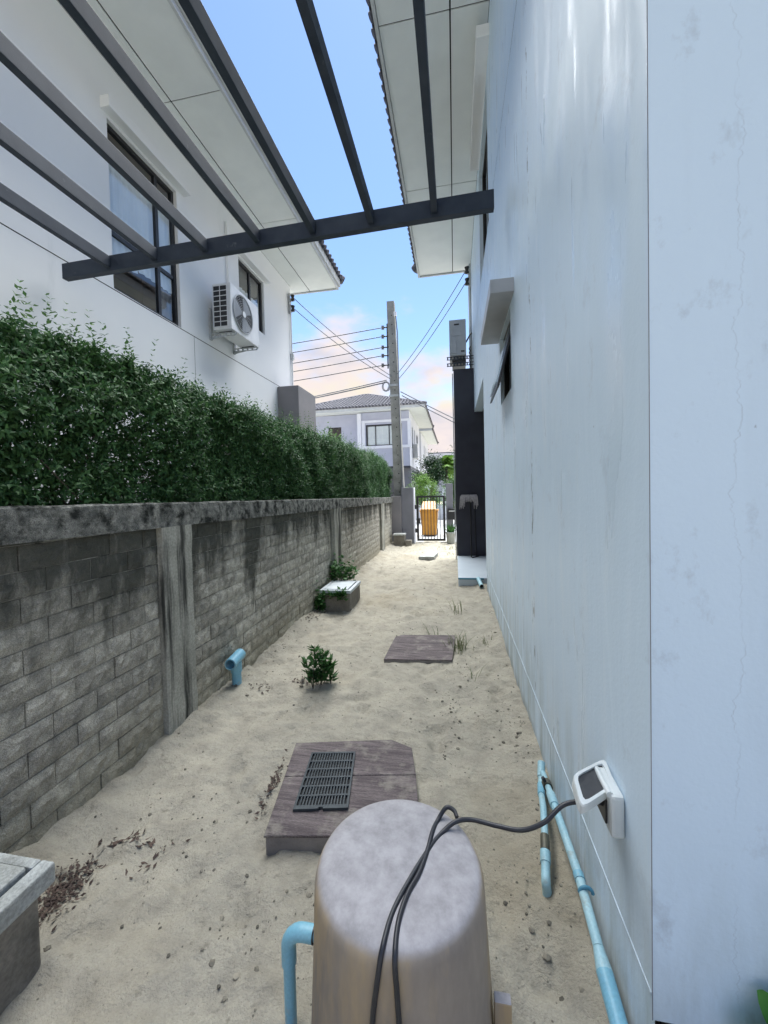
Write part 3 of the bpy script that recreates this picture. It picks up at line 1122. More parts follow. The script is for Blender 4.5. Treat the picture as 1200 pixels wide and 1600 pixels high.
cand = []
for (a, b2) in ((0.75, P1[0]), (P1[1], P2[0]), (P2[1], P3[0]), (P3[1], WY1)):
    for row in range(-1, 14):
        z = row * CH + 0.012
        y = b2 if a < 1 else a
        sgn = -1 if a < 1 else 1
        if row % 2:
            kind = 'half'
        else:
            kind = 'full'
        while True:
            ln = BL if kind == 'full' else BL / 2
            rem = (y - a) if sgn < 0 else (b2 - y)
            if rem < 0.10:
                break
            if rem < ln:
                kind, ln = 'half', BL / 2
                if rem < ln:
                    break
            if z < wtop(y) - BH - 0.004:
                cand.append((y + sgn * ln / 2, z, kind))
            y += sgn * ln
            kind = 'full'
vis = [q for q in cand if q[0] > 1.05 and q[1] > -0.06]
hid = [q for q in cand if not (q[0] > 1.05 and q[1] > -0.06)]
vis.sort(key=lambda q: q[0])
single, rest = vis[:298], vis[298:] + hid
for (y, z, kind) in single:
    o = bpy.data.objects.new('block', block_mesh(kind, random.randrange(8)))
    COL.objects.link(o)
    o.location = (XL + random.uniform(-0.003, 0.003), y, z + random.uniform(-0.001, 0.001))
    o.rotation_euler = (random.uniform(-0.004, 0.004), 0, random.uniform(-0.008, 0.008))
    attach(o, bw)
m = MB()
for (y, z, kind) in rest:
    ln = (BL if kind == 'full' else BL / 2) - 0.0045
    vs, fs = rough_block(random.randrange(9), ln, CH - 0.0045)
    m.add([(XL + p[0], y + p[1], z + p[2]) for p in vs], fs)
o = m.build('blocks', 'block_a', bw)
o['kind'] = 'stuff'


# ------------------------------------------------------------------ foliage
def leaf_shape(ln, wd, fold=0.18):
    """one leaf, base at origin, along +y: 6 verts, 4 quads/tris"""
    return np.array([(0, 0, 0), (wd * 0.5, ln * 0.4, fold * wd), (0, ln * 0.45, 0), (-wd * 0.5, ln * 0.4, fold * wd), (0, ln, -0.06 * ln)]), \
        [(0, 1, 2), (0, 2, 3), (1, 4, 2), (2, 4, 3)]


def rotmats(n, tilt_lo, tilt_hi, az=None):
    """random frames whose +y axis leans by a tilt from the horizontal towards +z"""
    a = rng.uniform(0, 2 * np.pi, n) if az is None else az
    t = rng.uniform(tilt_lo, tilt_hi, n)
    roll = rng.uniform(-0.7, 0.7, n)
    y = np.stack([np.cos(a) * np.cos(t), np.sin(a) * np.cos(t), np.sin(t)], -1)
    x0 = np.stack([-np.sin(a), np.cos(a), np.zeros(n)], -1)
    z0 = np.cross(x0, y)
    x = x0 * np.cos(roll)[:, None] + z0 * np.sin(roll)[:, None]
    z = np.cross(x, y)
    return np.stack([x, y, z], -1)          # columns are axes


def scatter_leaves(name, mat, pos, rot, size, parent, ln=1.0, wd=0.5, stuff=True):
    v, f = leaf_shape(ln, wd)
    n, k = len(pos), len(v)
    V = np.einsum('nij,kj->nki', rot, v) * np.asarray(size)[:, None, None] + pos[:, None, :]
    tri = np.array(f)
    Fa = (tri[None, :, :] + (np.arange(n) * k)[:, None, None]).reshape(-1, 3)
    me = bpy.data.meshes.new(name)
    me.vertices.add(n * k)
    me.vertices.foreach_set('co', V.reshape(-1).astype(np.float32))
    me.loops.add(len(Fa) * 3)
    me.loops.foreach_set('vertex_index', Fa.reshape(-1).astype(np.int32))
    me.polygons.add(len(Fa))
    me.polygons.foreach_set('loop_start', (np.arange(len(Fa)) * 3).astype(np.int32))
    me.polygons.foreach_set('loop_total', np.full(len(Fa), 3, np.int32))
    me.update(calc_edges=True)
    me.validate()
    me.materials.append(MATS[mat])
    o = bpy.data.objects.new(name, me)
    COL.objects.link(o)
    attach(o, parent)
    if stuff:
        o['kind'] = 'stuff'
    return o


def sprigs(base, direction, n_pairs, step, leaf, jitter=0.25):
    """opposite leaves along short twigs: arrays of leaf position, frame and size"""
    P_, R_, S_ = [], [], []
    n = len(base)
    d = direction / np.linalg.norm(direction, axis=1)[:, None]
    side = np.cross(d, rng.normal(size=(n, 3)))
    side /= np.linalg.norm(side, axis=1)[:, None]
    for q in range(n_pairs):
        p = base + d * (step * (q + 0.5))
        for sg in (-1, 1):
            yv = side * sg * 0.9 + d * 0.45 + rng.normal(size=(n, 3)) * jitter
            yv /= np.linalg.norm(yv, axis=1)[:, None]
            zv = d * 0.8 + np.array([0, 0, 0.5]) + rng.normal(size=(n, 3)) * jitter
            xv = np.cross(yv, zv)
            xv /= np.linalg.norm(xv, axis=1)[:, None]
            zv = np.cross(xv, yv)
            P_.append(p)
            R_.append(np.stack([xv, yv, zv], -1))
            S_.append(leaf * rng.uniform(0.7, 1.15, n) * (1.0 - 0.35 * q / n_pairs))
        side = np.cross(d, side)
    return np.concatenate(P_), np.concatenate(R_), np.concatenate(S_)


def make_hedge():
    h = thing('hedge', 'long dense dark green clipped hedge behind the block wall', 'hedge', (-2.4, 5.5, 0))
    x_in, x_out, y0, y1 = -1.93, -2.75, -0.3, 11.6
    n = 29000
    # sample a shell: mostly the alley face and the top, some inside
    y = rng.uniform(y0, y1, n)
    t = rng.uniform(0, 1, n)
    bulge = lambda yy, zz: 0.16 * fbm(yy, zz, 31, 3, 1.1) + 0.12 * fbm(yy, zz, 33, 2, 3.5)
    top = lambda yy, xx: 2.30 + 0.22 * fbm(yy, xx, 41, 3, 1.3) + 0.10 * fbm(yy, xx, 43, 2, 5.0)
    # face
    nf = int(n * 0.62)
    yf = rng.uniform(y0, y1, nf)
    zf = rng.uniform(1.22, 2.30, nf)
    xf = x_in + bulge(yf, zf) - np.abs(rng.normal(0, 0.07, nf)) - 0.10 * np.clip((zf - 1.95) / 0.35, 0, 1) ** 2
    # thin the lower band so the bright yard shows through in flecks
    keep = rng.uniform(0, 1, nf) < np.clip(0.92 + (zf - 1.40) * 1.3, 0.85, 1) * np.where(fbm(yf, zf, 51, 2, 2.3) < -0.3, 0.85, 1)
    yf, zf, xf = yf[keep], zf[keep], xf[keep]
    # top
    nt_ = int(n * 0.30)
    yt = rng.uniform(y0, y1, nt_)
    xt = rng.uniform(x_out, x_in - 0.05, nt_)
    zt = top(yt, xt) - np.abs(rng.normal(0, 0.05, nt_))
    # inside
    ni = int(n * 0.34)
    yi = rng.uniform(y0, y1, ni)
    xi = rng.uniform(x_out, x_in - 0.15, ni)
    zi = 1.25 + 0.95 * rng.uniform(0, 1, ni) ** 1.3
    base = np.concatenate([np.stack([xf, yf, zf], -1), np.stack([xt, yt, zt], -1), np.stack([xi, yi, zi], -1)])
    dirs = np.concatenate([
        np.stack([rng.uniform(0.2, 1, len(xf)), rng.normal(0, 0.5, len(xf)), rng.uniform(-0.25, 0.8, len(xf))], -1),
        np.stack([rng.normal(0.1, 0.4, nt_), rng.normal(0, 0.4, nt_), rng.uniform(0.5, 1.2, nt_)], -1),
        rng.normal(size=(ni, 3))])
    P_, R_, S_ = sprigs(base, dirs, 5, 0.025, 0.047)
    # upright young shoots standing above the top
    ns = 620
    ys_ = rng.uniform(y0, y1, ns)
    xs_ = rng.uniform(x_out + 0.1, x_in - 0.06, ns)
    bs = np.stack([xs_, ys_, top(ys_, xs_) - 0.02 + rng.uniform(-0.06, 0.05, ns)], -1)
    ds = np.stack([rng.normal(0, 0.15, ns), rng.normal(0, 0.15, ns), np.ones(ns)], -1)
    P2_, R2_, S2_ = sprigs(bs, ds, 8, 0.036, 0.044)
    scatter_leaves('foliage', 'hedge_leaf', P_, R_, S_, h, 1.0, 0.46)
    scatter_leaves('young_shoots', 'young_leaf', P2_, R2_, S2_, h, 1.0, 0.46)
    for i in range(26):
        yy = y0 + 0.2 + i * (y1 - y0) / 26 + random.uniform(-0.12, 0.12)
        xx = -2.25 + random.uniform(-0.12, 0.12)
        m_ = MB()
        m_.tube([(xx, yy, -0.06), (xx + random.uniform(-.05, .05), yy + random.uniform(-.05, .05), 0.9), (xx + random.uniform(-.1, .1), yy + random.uniform(-.1, .1), 1.6)], [0.022, 0.018, 0.010], 6)
        for q in range(5):
            z0_ = random.uniform(0.9, 1.45)
            m_.tube([(xx, yy, z0_), (xx + random.uniform(-.1, .25), yy + random.uniform(-.2, .2), z0_ + 0.35), (xx + random.uniform(-.1, .32), yy + random.uniform(-.3, .3), z0_ + 0.75)], [0.010, 0.007, 0.004], 5)
        m_.build('stem', 'stem_bark', h)


make_hedge()


# ------------------------------------------------------------------ pergola
K = 0.81
cam0 = Vector((0, 0, CAM_H))


def sc(p):
    return cam0 + (Vector(p) - cam0) * K


pg = thing('pergola', 'dark blue-grey steel pergola frame of one beam and seven rafters overhead', 'pergola', sc((-2, 4.0, 4.3)))
YB = 4.012
pr = sc((0.43, YB, 4.403))
pl = sc((-4.59, YB, 4.32))
bt = 0.175 * K


def beam_profile(m, a, b, w_, h_):
    """open channel: web on the camera side plus two flanges"""
    d = Vector((0, 1, 0))
    m.quadprism(a, b, b - Vector((0, 0, h_)), a - Vector((0, 0, h_)), d * 0.006)
    m.quadprism(a + d * 0.006, b + d * 0.006, b + d * w_, a + d * w_, (0, 0, -0.008))
    m.quadprism(a + d * 0.006 - Vector((0, 0, h_ - 0.008)), b + d * 0.006 - Vector((0, 0, h_ - 0.008)), b + d * w_ - Vector((0, 0, h_ - 0.008)), a + d * w_ - Vector((0, 0, h_ - 0.008)), (0, 0, -0.008))


m = MB()
beam_profile(m, pl, pr, 0.06, bt)
m.build('beam', 'steel_blue', pg)
for end in (pl + Vector((0.012, 0, 0)), pr - Vector((0.012, 0, 0))):
    MB().box(end.x - 0.006, end.x + 0.006, end.y + 0.007, end.y + 0.045, end.z - bt + 0.012, end.z - 0.012).build('end_plate', 'frame_black', pg)
zr = 4.36
for X in (-3.94, -3.32, -2.68, -2.05, -1.42, -0.79, -0.15):
    q = sc((X, YB, 4.39))
    t_ = (X + 4.59) / 5.02
    ztop = pl.z * (1 - t_) + pr.z * t_ - 0.012
    wdt, hgt = 0.062 * K, 0.13 * K
    m = MB()
    m.bbox(q.x - wdt / 2, q.x + wdt / 2, -1.2, q.y - 0.002, ztop - hgt, ztop, 0.003)
    m.build('rafter', 'steel_blue', pg)
m = MB()
beam_profile(m, Vector((pl.x, -1.27, pl.z)), Vector((pr.x, -1.27, pr.z)), 0.06, bt)
m.build('beam', 'steel_blue', pg)
for X in (pl.x + 0.1, pr.x - 0.1):
    MB().bbox(X - 0.05, X + 0.05, -1.40, -1.30, -0.08, pl.z - 0.02, 0.004).build('post', 'steel_blue', pg)


# ------------------------------------------------------------------ air conditioners
def ac_unit(name, label, x_wall, out_dir, y0, y1, z0, z1, depth, gap, mat, fan=True):
    """outdoor unit hung on a wall plane x = x_wall; out_dir +1/-1 is away from the wall"""
    t = thing(name, label, 'air conditioner', (x_wall + out_dir * 0.3, (y0 + y1) / 2, z0))
    xa, xb = x_wall + out_dir * gap, x_wall + out_dir * (gap + depth)
    lo, hi = min(xa, xb), max(xa, xb)
    cas = MB()
    cas.bbox(lo, hi, y0 + 0.012, y1, z0, z1, 0.012)
    body = cas.build('casing', mat, t)
    f = x_wall + out_dir * (gap + depth)
    cy, cz, R_ = y0 + (y1 - y0) * 0.40, (z0 + z1) / 2, (z1 - z0) * 0.40
    # fan opening: recessed dark disc, ring, radial and ring wires, hub
    disc = MB()
    seg = 40
    disc.add([(f + out_dir * 0.004, cy + R_ * math.cos(2 * math.pi * s / seg), cz + R_ * math.sin(2 * math.pi * s / seg)) for s in range(seg)], [tuple(range(seg))])
    disc.build('fan_opening', 'room_dark', t)
    for bl in range(3):
        b0 = bl * 2.094
        vs, fs = [], []
        for i in range(7):
            aa = b0 + i * 0.2
            for rr, dx in ((0.18, 0.006), (0.95, 0.006)):
                vs.append((f + out_dir * (dx + 0.002 + 0.006 * i / 6), cy + R_ * rr * math.cos(aa + rr * 0.4), cz + R_ * rr * math.sin(aa + rr * 0.4)))
        for i in range(6):
            fs.append((2 * i, 2 * i + 1, 2 * i + 3, 2 * i + 2))
        MB().add(vs, fs).build('fan_blade', 'ac_grey', t)
    gr = MB()

    def circ(rr, th, xoff):
        gr.tube([(f + out_dir * xoff, cy + rr * math.cos(2 * math.pi * s / 36), cz + rr * math.sin(2 * math.pi * s / 36)) for s in range(37)], th, 5, False)
    circ(R_ * 1.02, 0.012, 0.012)
    for q in range(1, 9):
        circ(R_ * q / 8.6, 0.0022, 0.026)
    for s in range(18):
        aa = 2 * math.pi * s / 18
        gr.tube([(f + out_dir * 0.026, cy + R_ * 0.15 * math.cos(aa), cz + R_ * 0.15 * math.sin(aa)), (f + out_dir * 0.020, cy + R_ * math.cos(aa), cz + R_ * math.sin(aa))], 0.0025, 5)
    g_ = gr.build('fan_grille', 'ac_grey', t)
    hub = MB()
    hub.add([(f + out_dir * 0.031, cy + R_ * 0.17 * math.cos(2 * math.pi * s / 20), cz + R_ * 0.17 * math.sin(2 * math.pi * s / 20)) for s in range(20)], [tuple(range(20))])
    hub.build('hub_badge', 'ac_white', t)
    # coil side facing the camera: dark recess and a grid of ribs
    coil = MB().box(lo + 0.03, hi - 0.06, y0 + 0.004, y0 + 0.011, z0 + 0.04, z1 - 0.04)
    coil.build('coil', 'room_dark', t)
    for q in range(9):
        z = z0 + 0.04 + (z1 - z0 - 0.08) * q / 8
        MB().box(lo + 0.02, hi - 0.05, y0 - 0.004, y0 + 0.003, z - 0.005, z + 0.005).build('rib', mat, t)
    for q in range(3):
        x = lo + 0.025 + (hi - lo - 0.08) * q / 2
        MB().box(x - 0.005, x + 0.005, y0 - 0.010, y0 - 0.0045, z0 + 0.035, z1 - 0.035).build('rib', mat, t)
    for y in (y0 + 0.10, y1 - 0.12):
        br = MB()
        x_out = x_wall + out_dir * (gap + depth + 0.02)
        # perforated shelf arm: rails with webs leaving round-ish holes
        n_h = 5
        zt = z0 - 0.012
        br.box(min(x_wall, x_out), max(x_wall, x_out), y, y + 0.006, zt - 0.014, zt)
        br.box(min(x_wall, x_out), max(x_wall, x_out), y, y + 0.006, zt - 0.062, zt - 0.046)
        for q in range(n_h + 1):
            x = x_wall + out_dir * (gap + depth + 0.02) * q / n_h
            br.box(x - 0.016, x + 0.016, y, y + 0.006, zt - 0.046, zt - 0.014)
        br.box(min(x_wall, x_out), max(x_wall, x_out), y + 0.006, y + 0.04, zt - 0.006, zt)
        br.box(min(x_wall, x_wall + out_dir * 0.03), max(x_wall, x_wall + out_dir * 0.03), y - 0.012, y + 0.03, zt - 0.10, z0 + (z1 - z0) * 0.55)
        br.quadprism((x_wall, y + 0.001, zt - 0.10), (x_wall, y + 0.001, zt - 0.062), (x_wall + out_dir * (gap + depth) * 0.6, y + 0.001, zt - 0.05), (x_wall + out_dir * (gap + depth) * 0.6, y + 0.001, zt - 0.062), (0, 0.005, 0))
        br.build('bracket', 'galv', t)
        MB().box(lo + 0.05, hi - 0.05, y - 0.005, y + 0.04, z0 - 0.012, z0).build('foot', 'frame_black', t)
    return t


ac = ac_unit('air_conditioner', 'white air conditioner unit with round fan under the small window of the hedge-side house', XH, 1, 5.70, 6.60, 4.12, 4.84, 0.32, 0.12, 'ac_white')
MB().tube([(XH + 0.10, 6.60, 4.4), (XH + 0.05, 6.66, 4.45), (XH + 0.03, 6.66, 4.2)], 0.02, 8).build('pipe', 'ac_white', ac)

# the unit on the right house stands end-on to the camera, above the charcoal wing wall
t = thing('air_conditioner', 'grey air conditioner seen end-on above the charcoal wing wall', 'air conditioner', (0.14, 8.5, 4.2))
y0, y1 = 8.20, 8.95
ca = MB().bbox(-0.05, 0.285, y0, y1, 4.23, 4.95, 0.012).build('casing', 'ac_grey', t)
MB().bbox(0.02, 0.20, y0 - 0.012, y0 - 0.001, 4.62, 4.90, 0.004).build('service_panel', 'ac_grey', t)
MB().bbox(0.05, 0.15, y0 - 0.022, y0 - 0.013, 4.83, 4.86, 0.002).build('handle', 'frame_black', t)
MB().bbox(-0.048, 0.09, y0 - 0.020, y0 - 0.001, 4.27, 4.58, 0.006).build('valve_cover', 'ac_grey', t)
MB().bbox(0.18, 0.25, y0 - 0.008, y0 - 0.001, 4.29, 4.32, 0.002).build('nameplate', 'frame_black', t)
for z in (4.16, 4.03):
    br = MB()
    br.box(-0.11, XR - 0.002, y0 + 0.02, y0 + 0.03, z + 0.04, z + 0.055)
    br.box(-0.11, XR - 0.002, y0 + 0.02, y0 + 0.03, z - 0.012, z)
    for q in range(8):
        x = -0.09 + q * 0.065
        br.box(x - 0.012, x + 0.012, y0 + 0.02, y0 + 0.03, z, z + 0.04)
    br.build('bracket', 'steel_blue', t)
MB().box(0.0, 0.28, y0 + 0.05, y0 + 0.6, 4.09, 4.15).build('drip_tray', 'frame_black', t)
MB().tube([(0.29, y0 + 0.2, 4.55), (0.38, y0 + 0.25, 4.72), (0.41, y0 + 0.25, 4.75)], 0.016, 8).build('pipe', 'frame_black', t)
MB().tube([(0.36 + 0.012 * math.sin(i * 1.6), y0 + 0.1, 4.0 + i * 0.02) for i in range(22)], 0.014, 6).build('pipe', 'frame_black', t)


# ------------------------------------------------------------------ utility pole and cables
def lerp(a, b, t):
    return Vector(a) * (1 - t) + Vector(b) * t


PB, PT = Vector((-1.56, 11.4, -0.1)), ony(610.5, 473, 11.4)
pole = thing('utility_pole', 'tall square concrete utility pole behind the wall end, slightly leaning', 'utility pole', PB)
m = MB()
vs = []
for p, hw in ((PB, 0.155), (PT, 0.105)):
    for sx_, sy_ in ((-1, -1), (1, -1), (1, 1), (-1, 1)):
        c_ = 0.02
        vs.append((p.x + sx_ * hw, p.y + sy_ * hw, p.z))
m.add(vs, [(0, 1, 5, 4), (1, 2, 6, 5), (2, 3, 7, 6), (3, 0, 4, 7), (4, 5, 6, 7), (3, 2, 1, 0)])
m.build('shaft', 'pole_concrete', pole)
for i in range(20):                                   # bolt holes down the face
    t_ = 0.22 + i * 0.038
    c_ = lerp(PB, PT, t_)
    hw = 0.155 + (0.105 - 0.155) * t_
    MB().tube([(c_.x + 0.02, c_.y - hw - 0.003, c_.z), (c_.x + 0.02, c_.y - hw + 0.01, c_.z)], 0.017, 8).build('bolt_hole', 'dark_gap', pole)


def at_pole(z):
    return lerp(PB, PT, (z - PB.z) / (PT.z - PB.z))


INS = []
for i, py in enumerate((512, 526, 543, 556, 571)):
    q = ony(598, py, 11.3)
    INS.append(q)
    rk = MB().tube([(q.x - 0.02, q.y, q.z), (at_pole(q.z).x - 0.10, q.y, q.z)], 0.02, 6)
    rk.build('bracket_arm', 'frame_black', pole)
    MB().lathe([(0.001, q.z - 0.05), (0.045, q.z - 0.045), (0.03, q.z - 0.015), (0.048, q.z), (0.03, q.z + 0.015), (0.045, q.z + 0.045), (0.001, q.z + 0.05)], q.x, q.y, 12, False).build('insulator', 'porcelain', pole)
q = INS[0]
MB().box(at_pole(5.9).x - 0.15, at_pole(5.9).x - 0.115, 11.29, 11.32, INS[-1].z - 0.1, INS[0].z + 0.1).build('rack', 'frame_black', pole)
MB().tube([ony(x, y, 11.22) for x, y in ((618, 492), (621, 520), (622, 560), (624, 640), (629, 770))], 0.016, 6).build('earth_wire', 'wire_grey', pole)
MB().bbox(*(lambda p: (p.x - 0.03, p.x + 0.05, 11.18, 11.25, p.z - 0.06, p.z + 0.06))(ony(617, 491, 11.22)), 0.01).build('clamp', 'ac_white', pole)
for z in (4.55, 4.25):
    p = at_pole(z)
    MB().box(p.x - 0.15, p.x + 0.15, p.y - 0.15, p.y - 0.132, z - 0.03, z + 0.03).build('band', 'galv', pole)
MB().tube([ony(603 + (3.5 + 0.1 * a) * math.cos(a * 0.6), 604 + (6 + 0.08 * a) * math.sin(a * 0.6), 11.2 + 0.006 * a) for a in range(34)], 0.008, 5).build('cable_coil', 'wire_grey', pole)
MB().bbox(*(lambda p: (p.x - 0.05, p.x + 0.05, 11.1, 11.2, p.z - 0.35, p.z + 0.05))(ony(634, 782, 11.15)), 0.012).build('meter_box', 'ac_white', pole)


def sag(a, b, s_, n=14):
    a, b = Vector(a), Vector(b)
    return [a.lerp(b, i / n) - Vector((0, 0, s_ * 4 * (i / n) * (1 - i / n))) for i in range(n + 1)]


ordn = ('topmost', 'second', 'middle', 'fourth', 'lowest')
for i, q in enumerate(INS):
    far = q + Vector((-26, 0.6, 0.25 - 0.12 * i))
    o = MB().tube(sag(q - Vector((0.03, 0, 0)), far, 0.55), 0.012, 6).build('power_cable', 'cable_black')
    tag(o, '%s of five black power cables running left from the pole insulators' % ordn[i], 'cable', 'power cables along the street')
for i, (p0, p1) in enumerate((((605, 597), (490, 614)), ((604, 594), (492, 611)))):
    a_ = ony(*p0, 11.25)
    b_ = ony(p1[0], p1[1], 11.8)
    o = MB().tube(sag(a_, a_ + (b_ - a_) * 6, 0.3), 0.018 - 0.004 * i, 6).build('telecom_cable', 'wire_grey')
    tag(o, ('thick grey telecom cable' if i == 0 else 'thin upper telecom cable') + ' leaving the pole leftwards below the power cables', 'cable', 'telecom cables')
for i, (p0, p1) in enumerate((((626, 612), (707, 642)), ((628, 618), (707, 648)))):
    a_ = ony(*p0, 11.3)
    b_ = ony(p1[0], p1[1], 12.4)
    o = MB().tube(sag(a_, a_ + (b_ - a_) * 8, 0.5), 0.014, 6).build('telecom_cable', 'wire_grey')
    tag(o, ('upper' if i == 0 else 'lower') + ' grey cable running right from the pole above the far roof', 'cable', 'telecom cables')


def wall_rack(name, label, x, y, zs, dx):
    t = thing(name, label, 'insulator rack', (x, y, zs[0]))
    MB().box(x - 0.015, x + 0.015, y - 0.02, y + 0.02, min(zs) - 0.12, max(zs) + 0.12).build('strap', 'galv', t)
    for z in zs:
        MB().lathe([(0.001, z - 0.07), (0.05, z - 0.06), (0.03, z), (0.05, z + 0.06), (0.001, z + 0.07)], x + dx, y, 12, False).build('insulator', 'frame_black', t)
        MB().box(min(x, x + dx), max(x, x + dx), y - 0.01, y + 0.01, z - 0.085, z - 0.072).build('arm', 'galv', t)
        MB().box(min(x, x + dx), max(x, x + dx), y - 0.01, y + 0.01, z + 0.072, z + 0.085).build('arm', 'galv', t)
    return t


wall_rack('insulator_rack', 'two black insulators on a rack under the hedge-side house soffit', XH + 0.03, 8.98, (6.18, 5.93), 0.08)
wall_rack('insulator_rack', 'two black insulators on a rack under the right house soffit', XR - 0.03, 8.55, (6.10, 5.86), -0.06)
for i, (st, px, lab) in enumerate((
        ((XH + 0.13, 8.98, 6.18), (612, 588), 'upper service wire from the hedge-side house to the pole'),
        ((XH + 0.13, 8.98, 5.93), (610, 592), 'lower service wire from the hedge-side house to the pole'),
        ((XR - 0.11, 8.55, 6.10), (621, 584), 'left service wire from the right house rack to the pole'),
        ((XR - 0.11, 8.55, 5.86), (623, 592), 'right service wire from the right house rack to the pole'))):
    o = MB().tube(sag(st, ony(*px, 11.25), 0.10), 0.009, 6).build('service_wire', 'wire_grey')
    tag(o, lab, 'wire', 'service wires')

# ------------------------------------------------------------------ gate, gate posts, wall end
GY_ = 11.08
gp = thing('gate_post', 'tall grey rendered gate post left of the gate with white edge', 'gate post', (-1.3, GY_, 0))
MB().bbox(-1.50, -1.165, GY_ - 0.05, GY_ + 0.22, -0.05, 1.58, 0.01).build('shaft', 'grey_render', gp)
MB().bbox(-1.163, -1.13, GY_ - 0.045, GY_ + 0.20, -0.05, 1.575, 0.004).build('edge_trim', 'far_white', gp)
we = MB().bbox(-1.80, -1.505, 10.96, 11.2, -0.06, 1.34, 0.01).build('wall_end_pier', 'grey_render_warm')
tag(we, 'low grey plastered pier at the far end of the block wall', 'pier')
gp2 = thing('gate_post', 'pale grey gate post with letterbox to the right of the gate', 'gate post', (-0.17, GY_, 0))
MB().bbox(-0.245, -0.055, GY_ - 0.02, GY_ + 0.2, -0.05, 1.66, 0.01).build('shaft', 'grey_render', gp2)
lb = MB().bbox(-0.20, 0.02, GY_ - 0.13, GY_ - 0.022, 0.66, 0.97, 0.006).build('letterbox', 'frame_black', gp2)
MB().bbox(-0.17, -0.01, GY_ - 0.136, GY_ - 0.131, 0.88, 0.91, 0.001).build('slot', 'galv', lb)
gt = thing('gate', 'dark metal pedestrian gate with vertical bars across the path', 'gate', (-0.67, GY_, 0))
fr = MB()
gx0, gx1, gz0, gz1 = -1.08, -0.275, 0.05, 1.33
fr.box(gx0, gx0 + 0.06, GY_, GY_ + 0.04, gz0, gz1).box(gx1 - 0.06, gx1, GY_, GY_ + 0.04, gz0, gz1)
fr.box(gx0 + 0.06, gx1 - 0.06, GY_, GY_ + 0.04, gz0, gz0 + 0.06).box(gx0 + 0.06, gx1 - 0.06, GY_, GY_ + 0.04, gz1 - 0.05, gz1)
fr.build('gate_frame', 'frame_black', gt)
for i in range(7):
    x = gx0 + 0.06 + (gx1 - gx0 - 0.12) * (i + 1) / 8
    MB().box(x - 0.009, x + 0.009, GY_ + 0.01, GY_ + 0.03, gz0 + 0.06, gz1 - 0.05).build('bar', 'frame_black', gt)
for z in (0.35, 1.02):
    MB().tube([(gx0 - 0.02, GY_ - 0.02, z - 0.06), (gx0 - 0.02, GY_ - 0.02, z + 0.06)], 0.025, 8).build('hinge', 'frame_black', gt)
MB().bbox(gx0 + 0.0, gx0 + 0.10, GY_ - 0.05, GY_ - 0.002, 0.55, 0.70, 0.006).build('latch', 'frame_black', gt)

# ------------------------------------------------------------------ yellow wheeled bin beyond the gate
bn = thing('wheeled_bin', 'yellow orange wheeled rubbish bin standing beyond the gate', 'bin', (-0.85, 13.0, 0))
m = MB()
bx0, bx1 = -1.12, -0.56
vs = []
for z, s_ in ((0.03, 0.80), (0.80, 1.0)):
    cx_ = (bx0 + bx1) / 2
    hw = (bx1 - bx0) / 2 * s_
    for (a_, b2) in ((-hw, -0.32 * s_), (hw, -0.32 * s_), (hw, 0.32), (-hw, 0.32)):
        vs.append((cx_ + a_, 13.0 + b2, z))
m.add(vs, [(0, 1, 5, 4), (1, 2, 6, 5), (2, 3, 7, 6), (3, 0, 4, 7), (0, 3, 2, 1), (4, 5, 6, 7)])
m.build('body', 'bin_yellow', bn)
MB().bbox(bx0 - 0.02, bx1 + 0.02, 12.655, 13.33, 0.79, 0.84, 0.01).build('rim', 'bin_yellow', bn)
m = MB().quadprism((bx0 + 0.02, 12.66, 0.842), (bx1 - 0.06, 12.66, 0.842), (bx1 - 0.10, 13.30, 1.08), (bx0 + 0.06, 13.30, 1.08), (0, 0, 0.03))
m.build('lid', 'bin_yellow', bn)
for x in (bx0 + 0.02, bx1 - 0.09):
    MB().tube([(x, 13.28, 0.09), (x + 0.07, 13.28, 0.09)], 0.10, 14).build('wheel', 'frame_black', bn)

# potted plant by the post
pp = thing('potted_plant', 'small potted plant with spiky green leaves at the gate post', 'plant', (-0.13, 10.72, 0))
MB().lathe([(0.001, -0.03), (0.10, -0.03), (0.125, 0.30), (0.14, 0.31), (0.14, 0.34), (0.12, 0.34), (0.12, 0.31), (0.001, 0.31)], -0.13, 10.72, 20, False).build('pot', 'terracotta', pp)
n_ = 70
pos = np.array([[-0.13, 10.72, 0.31]]) + rng.normal(0, 0.03, (n_, 3)) * [1, 1, 0]
scatter_leaves('leaves', 'plant_leaf', pos, rotmats(n_, 0.5, 1.45), rng.uniform(0.18, 0.34, n_), pp, 1.0, 0.10, False)

# concrete blocks stacked at the pole foot
cb = thing('concrete_block', 'broken grey concrete block resting at the foot of the wall end pier', 'concrete block', (-1.55, 10.6, 0))
MB().bbox(-1.66, -1.36, 10.45, 10.75, -0.03, 0.27, 0.02).build('base', 'concrete_brown', cb)
MB().bbox(-1.68, -1.35, 10.43, 10.77, 0.272, 0.32, 0.012).build('cap', 'concrete_pale', cb)
cb2 = MB().bbox(-1.34, -1.17, 10.42, 10.62, -0.03, 0.15, 0.02).build('concrete_block', 'concrete_brown')
tag(cb2, 'smaller concrete block right of the capped block by the gate', 'concrete block')

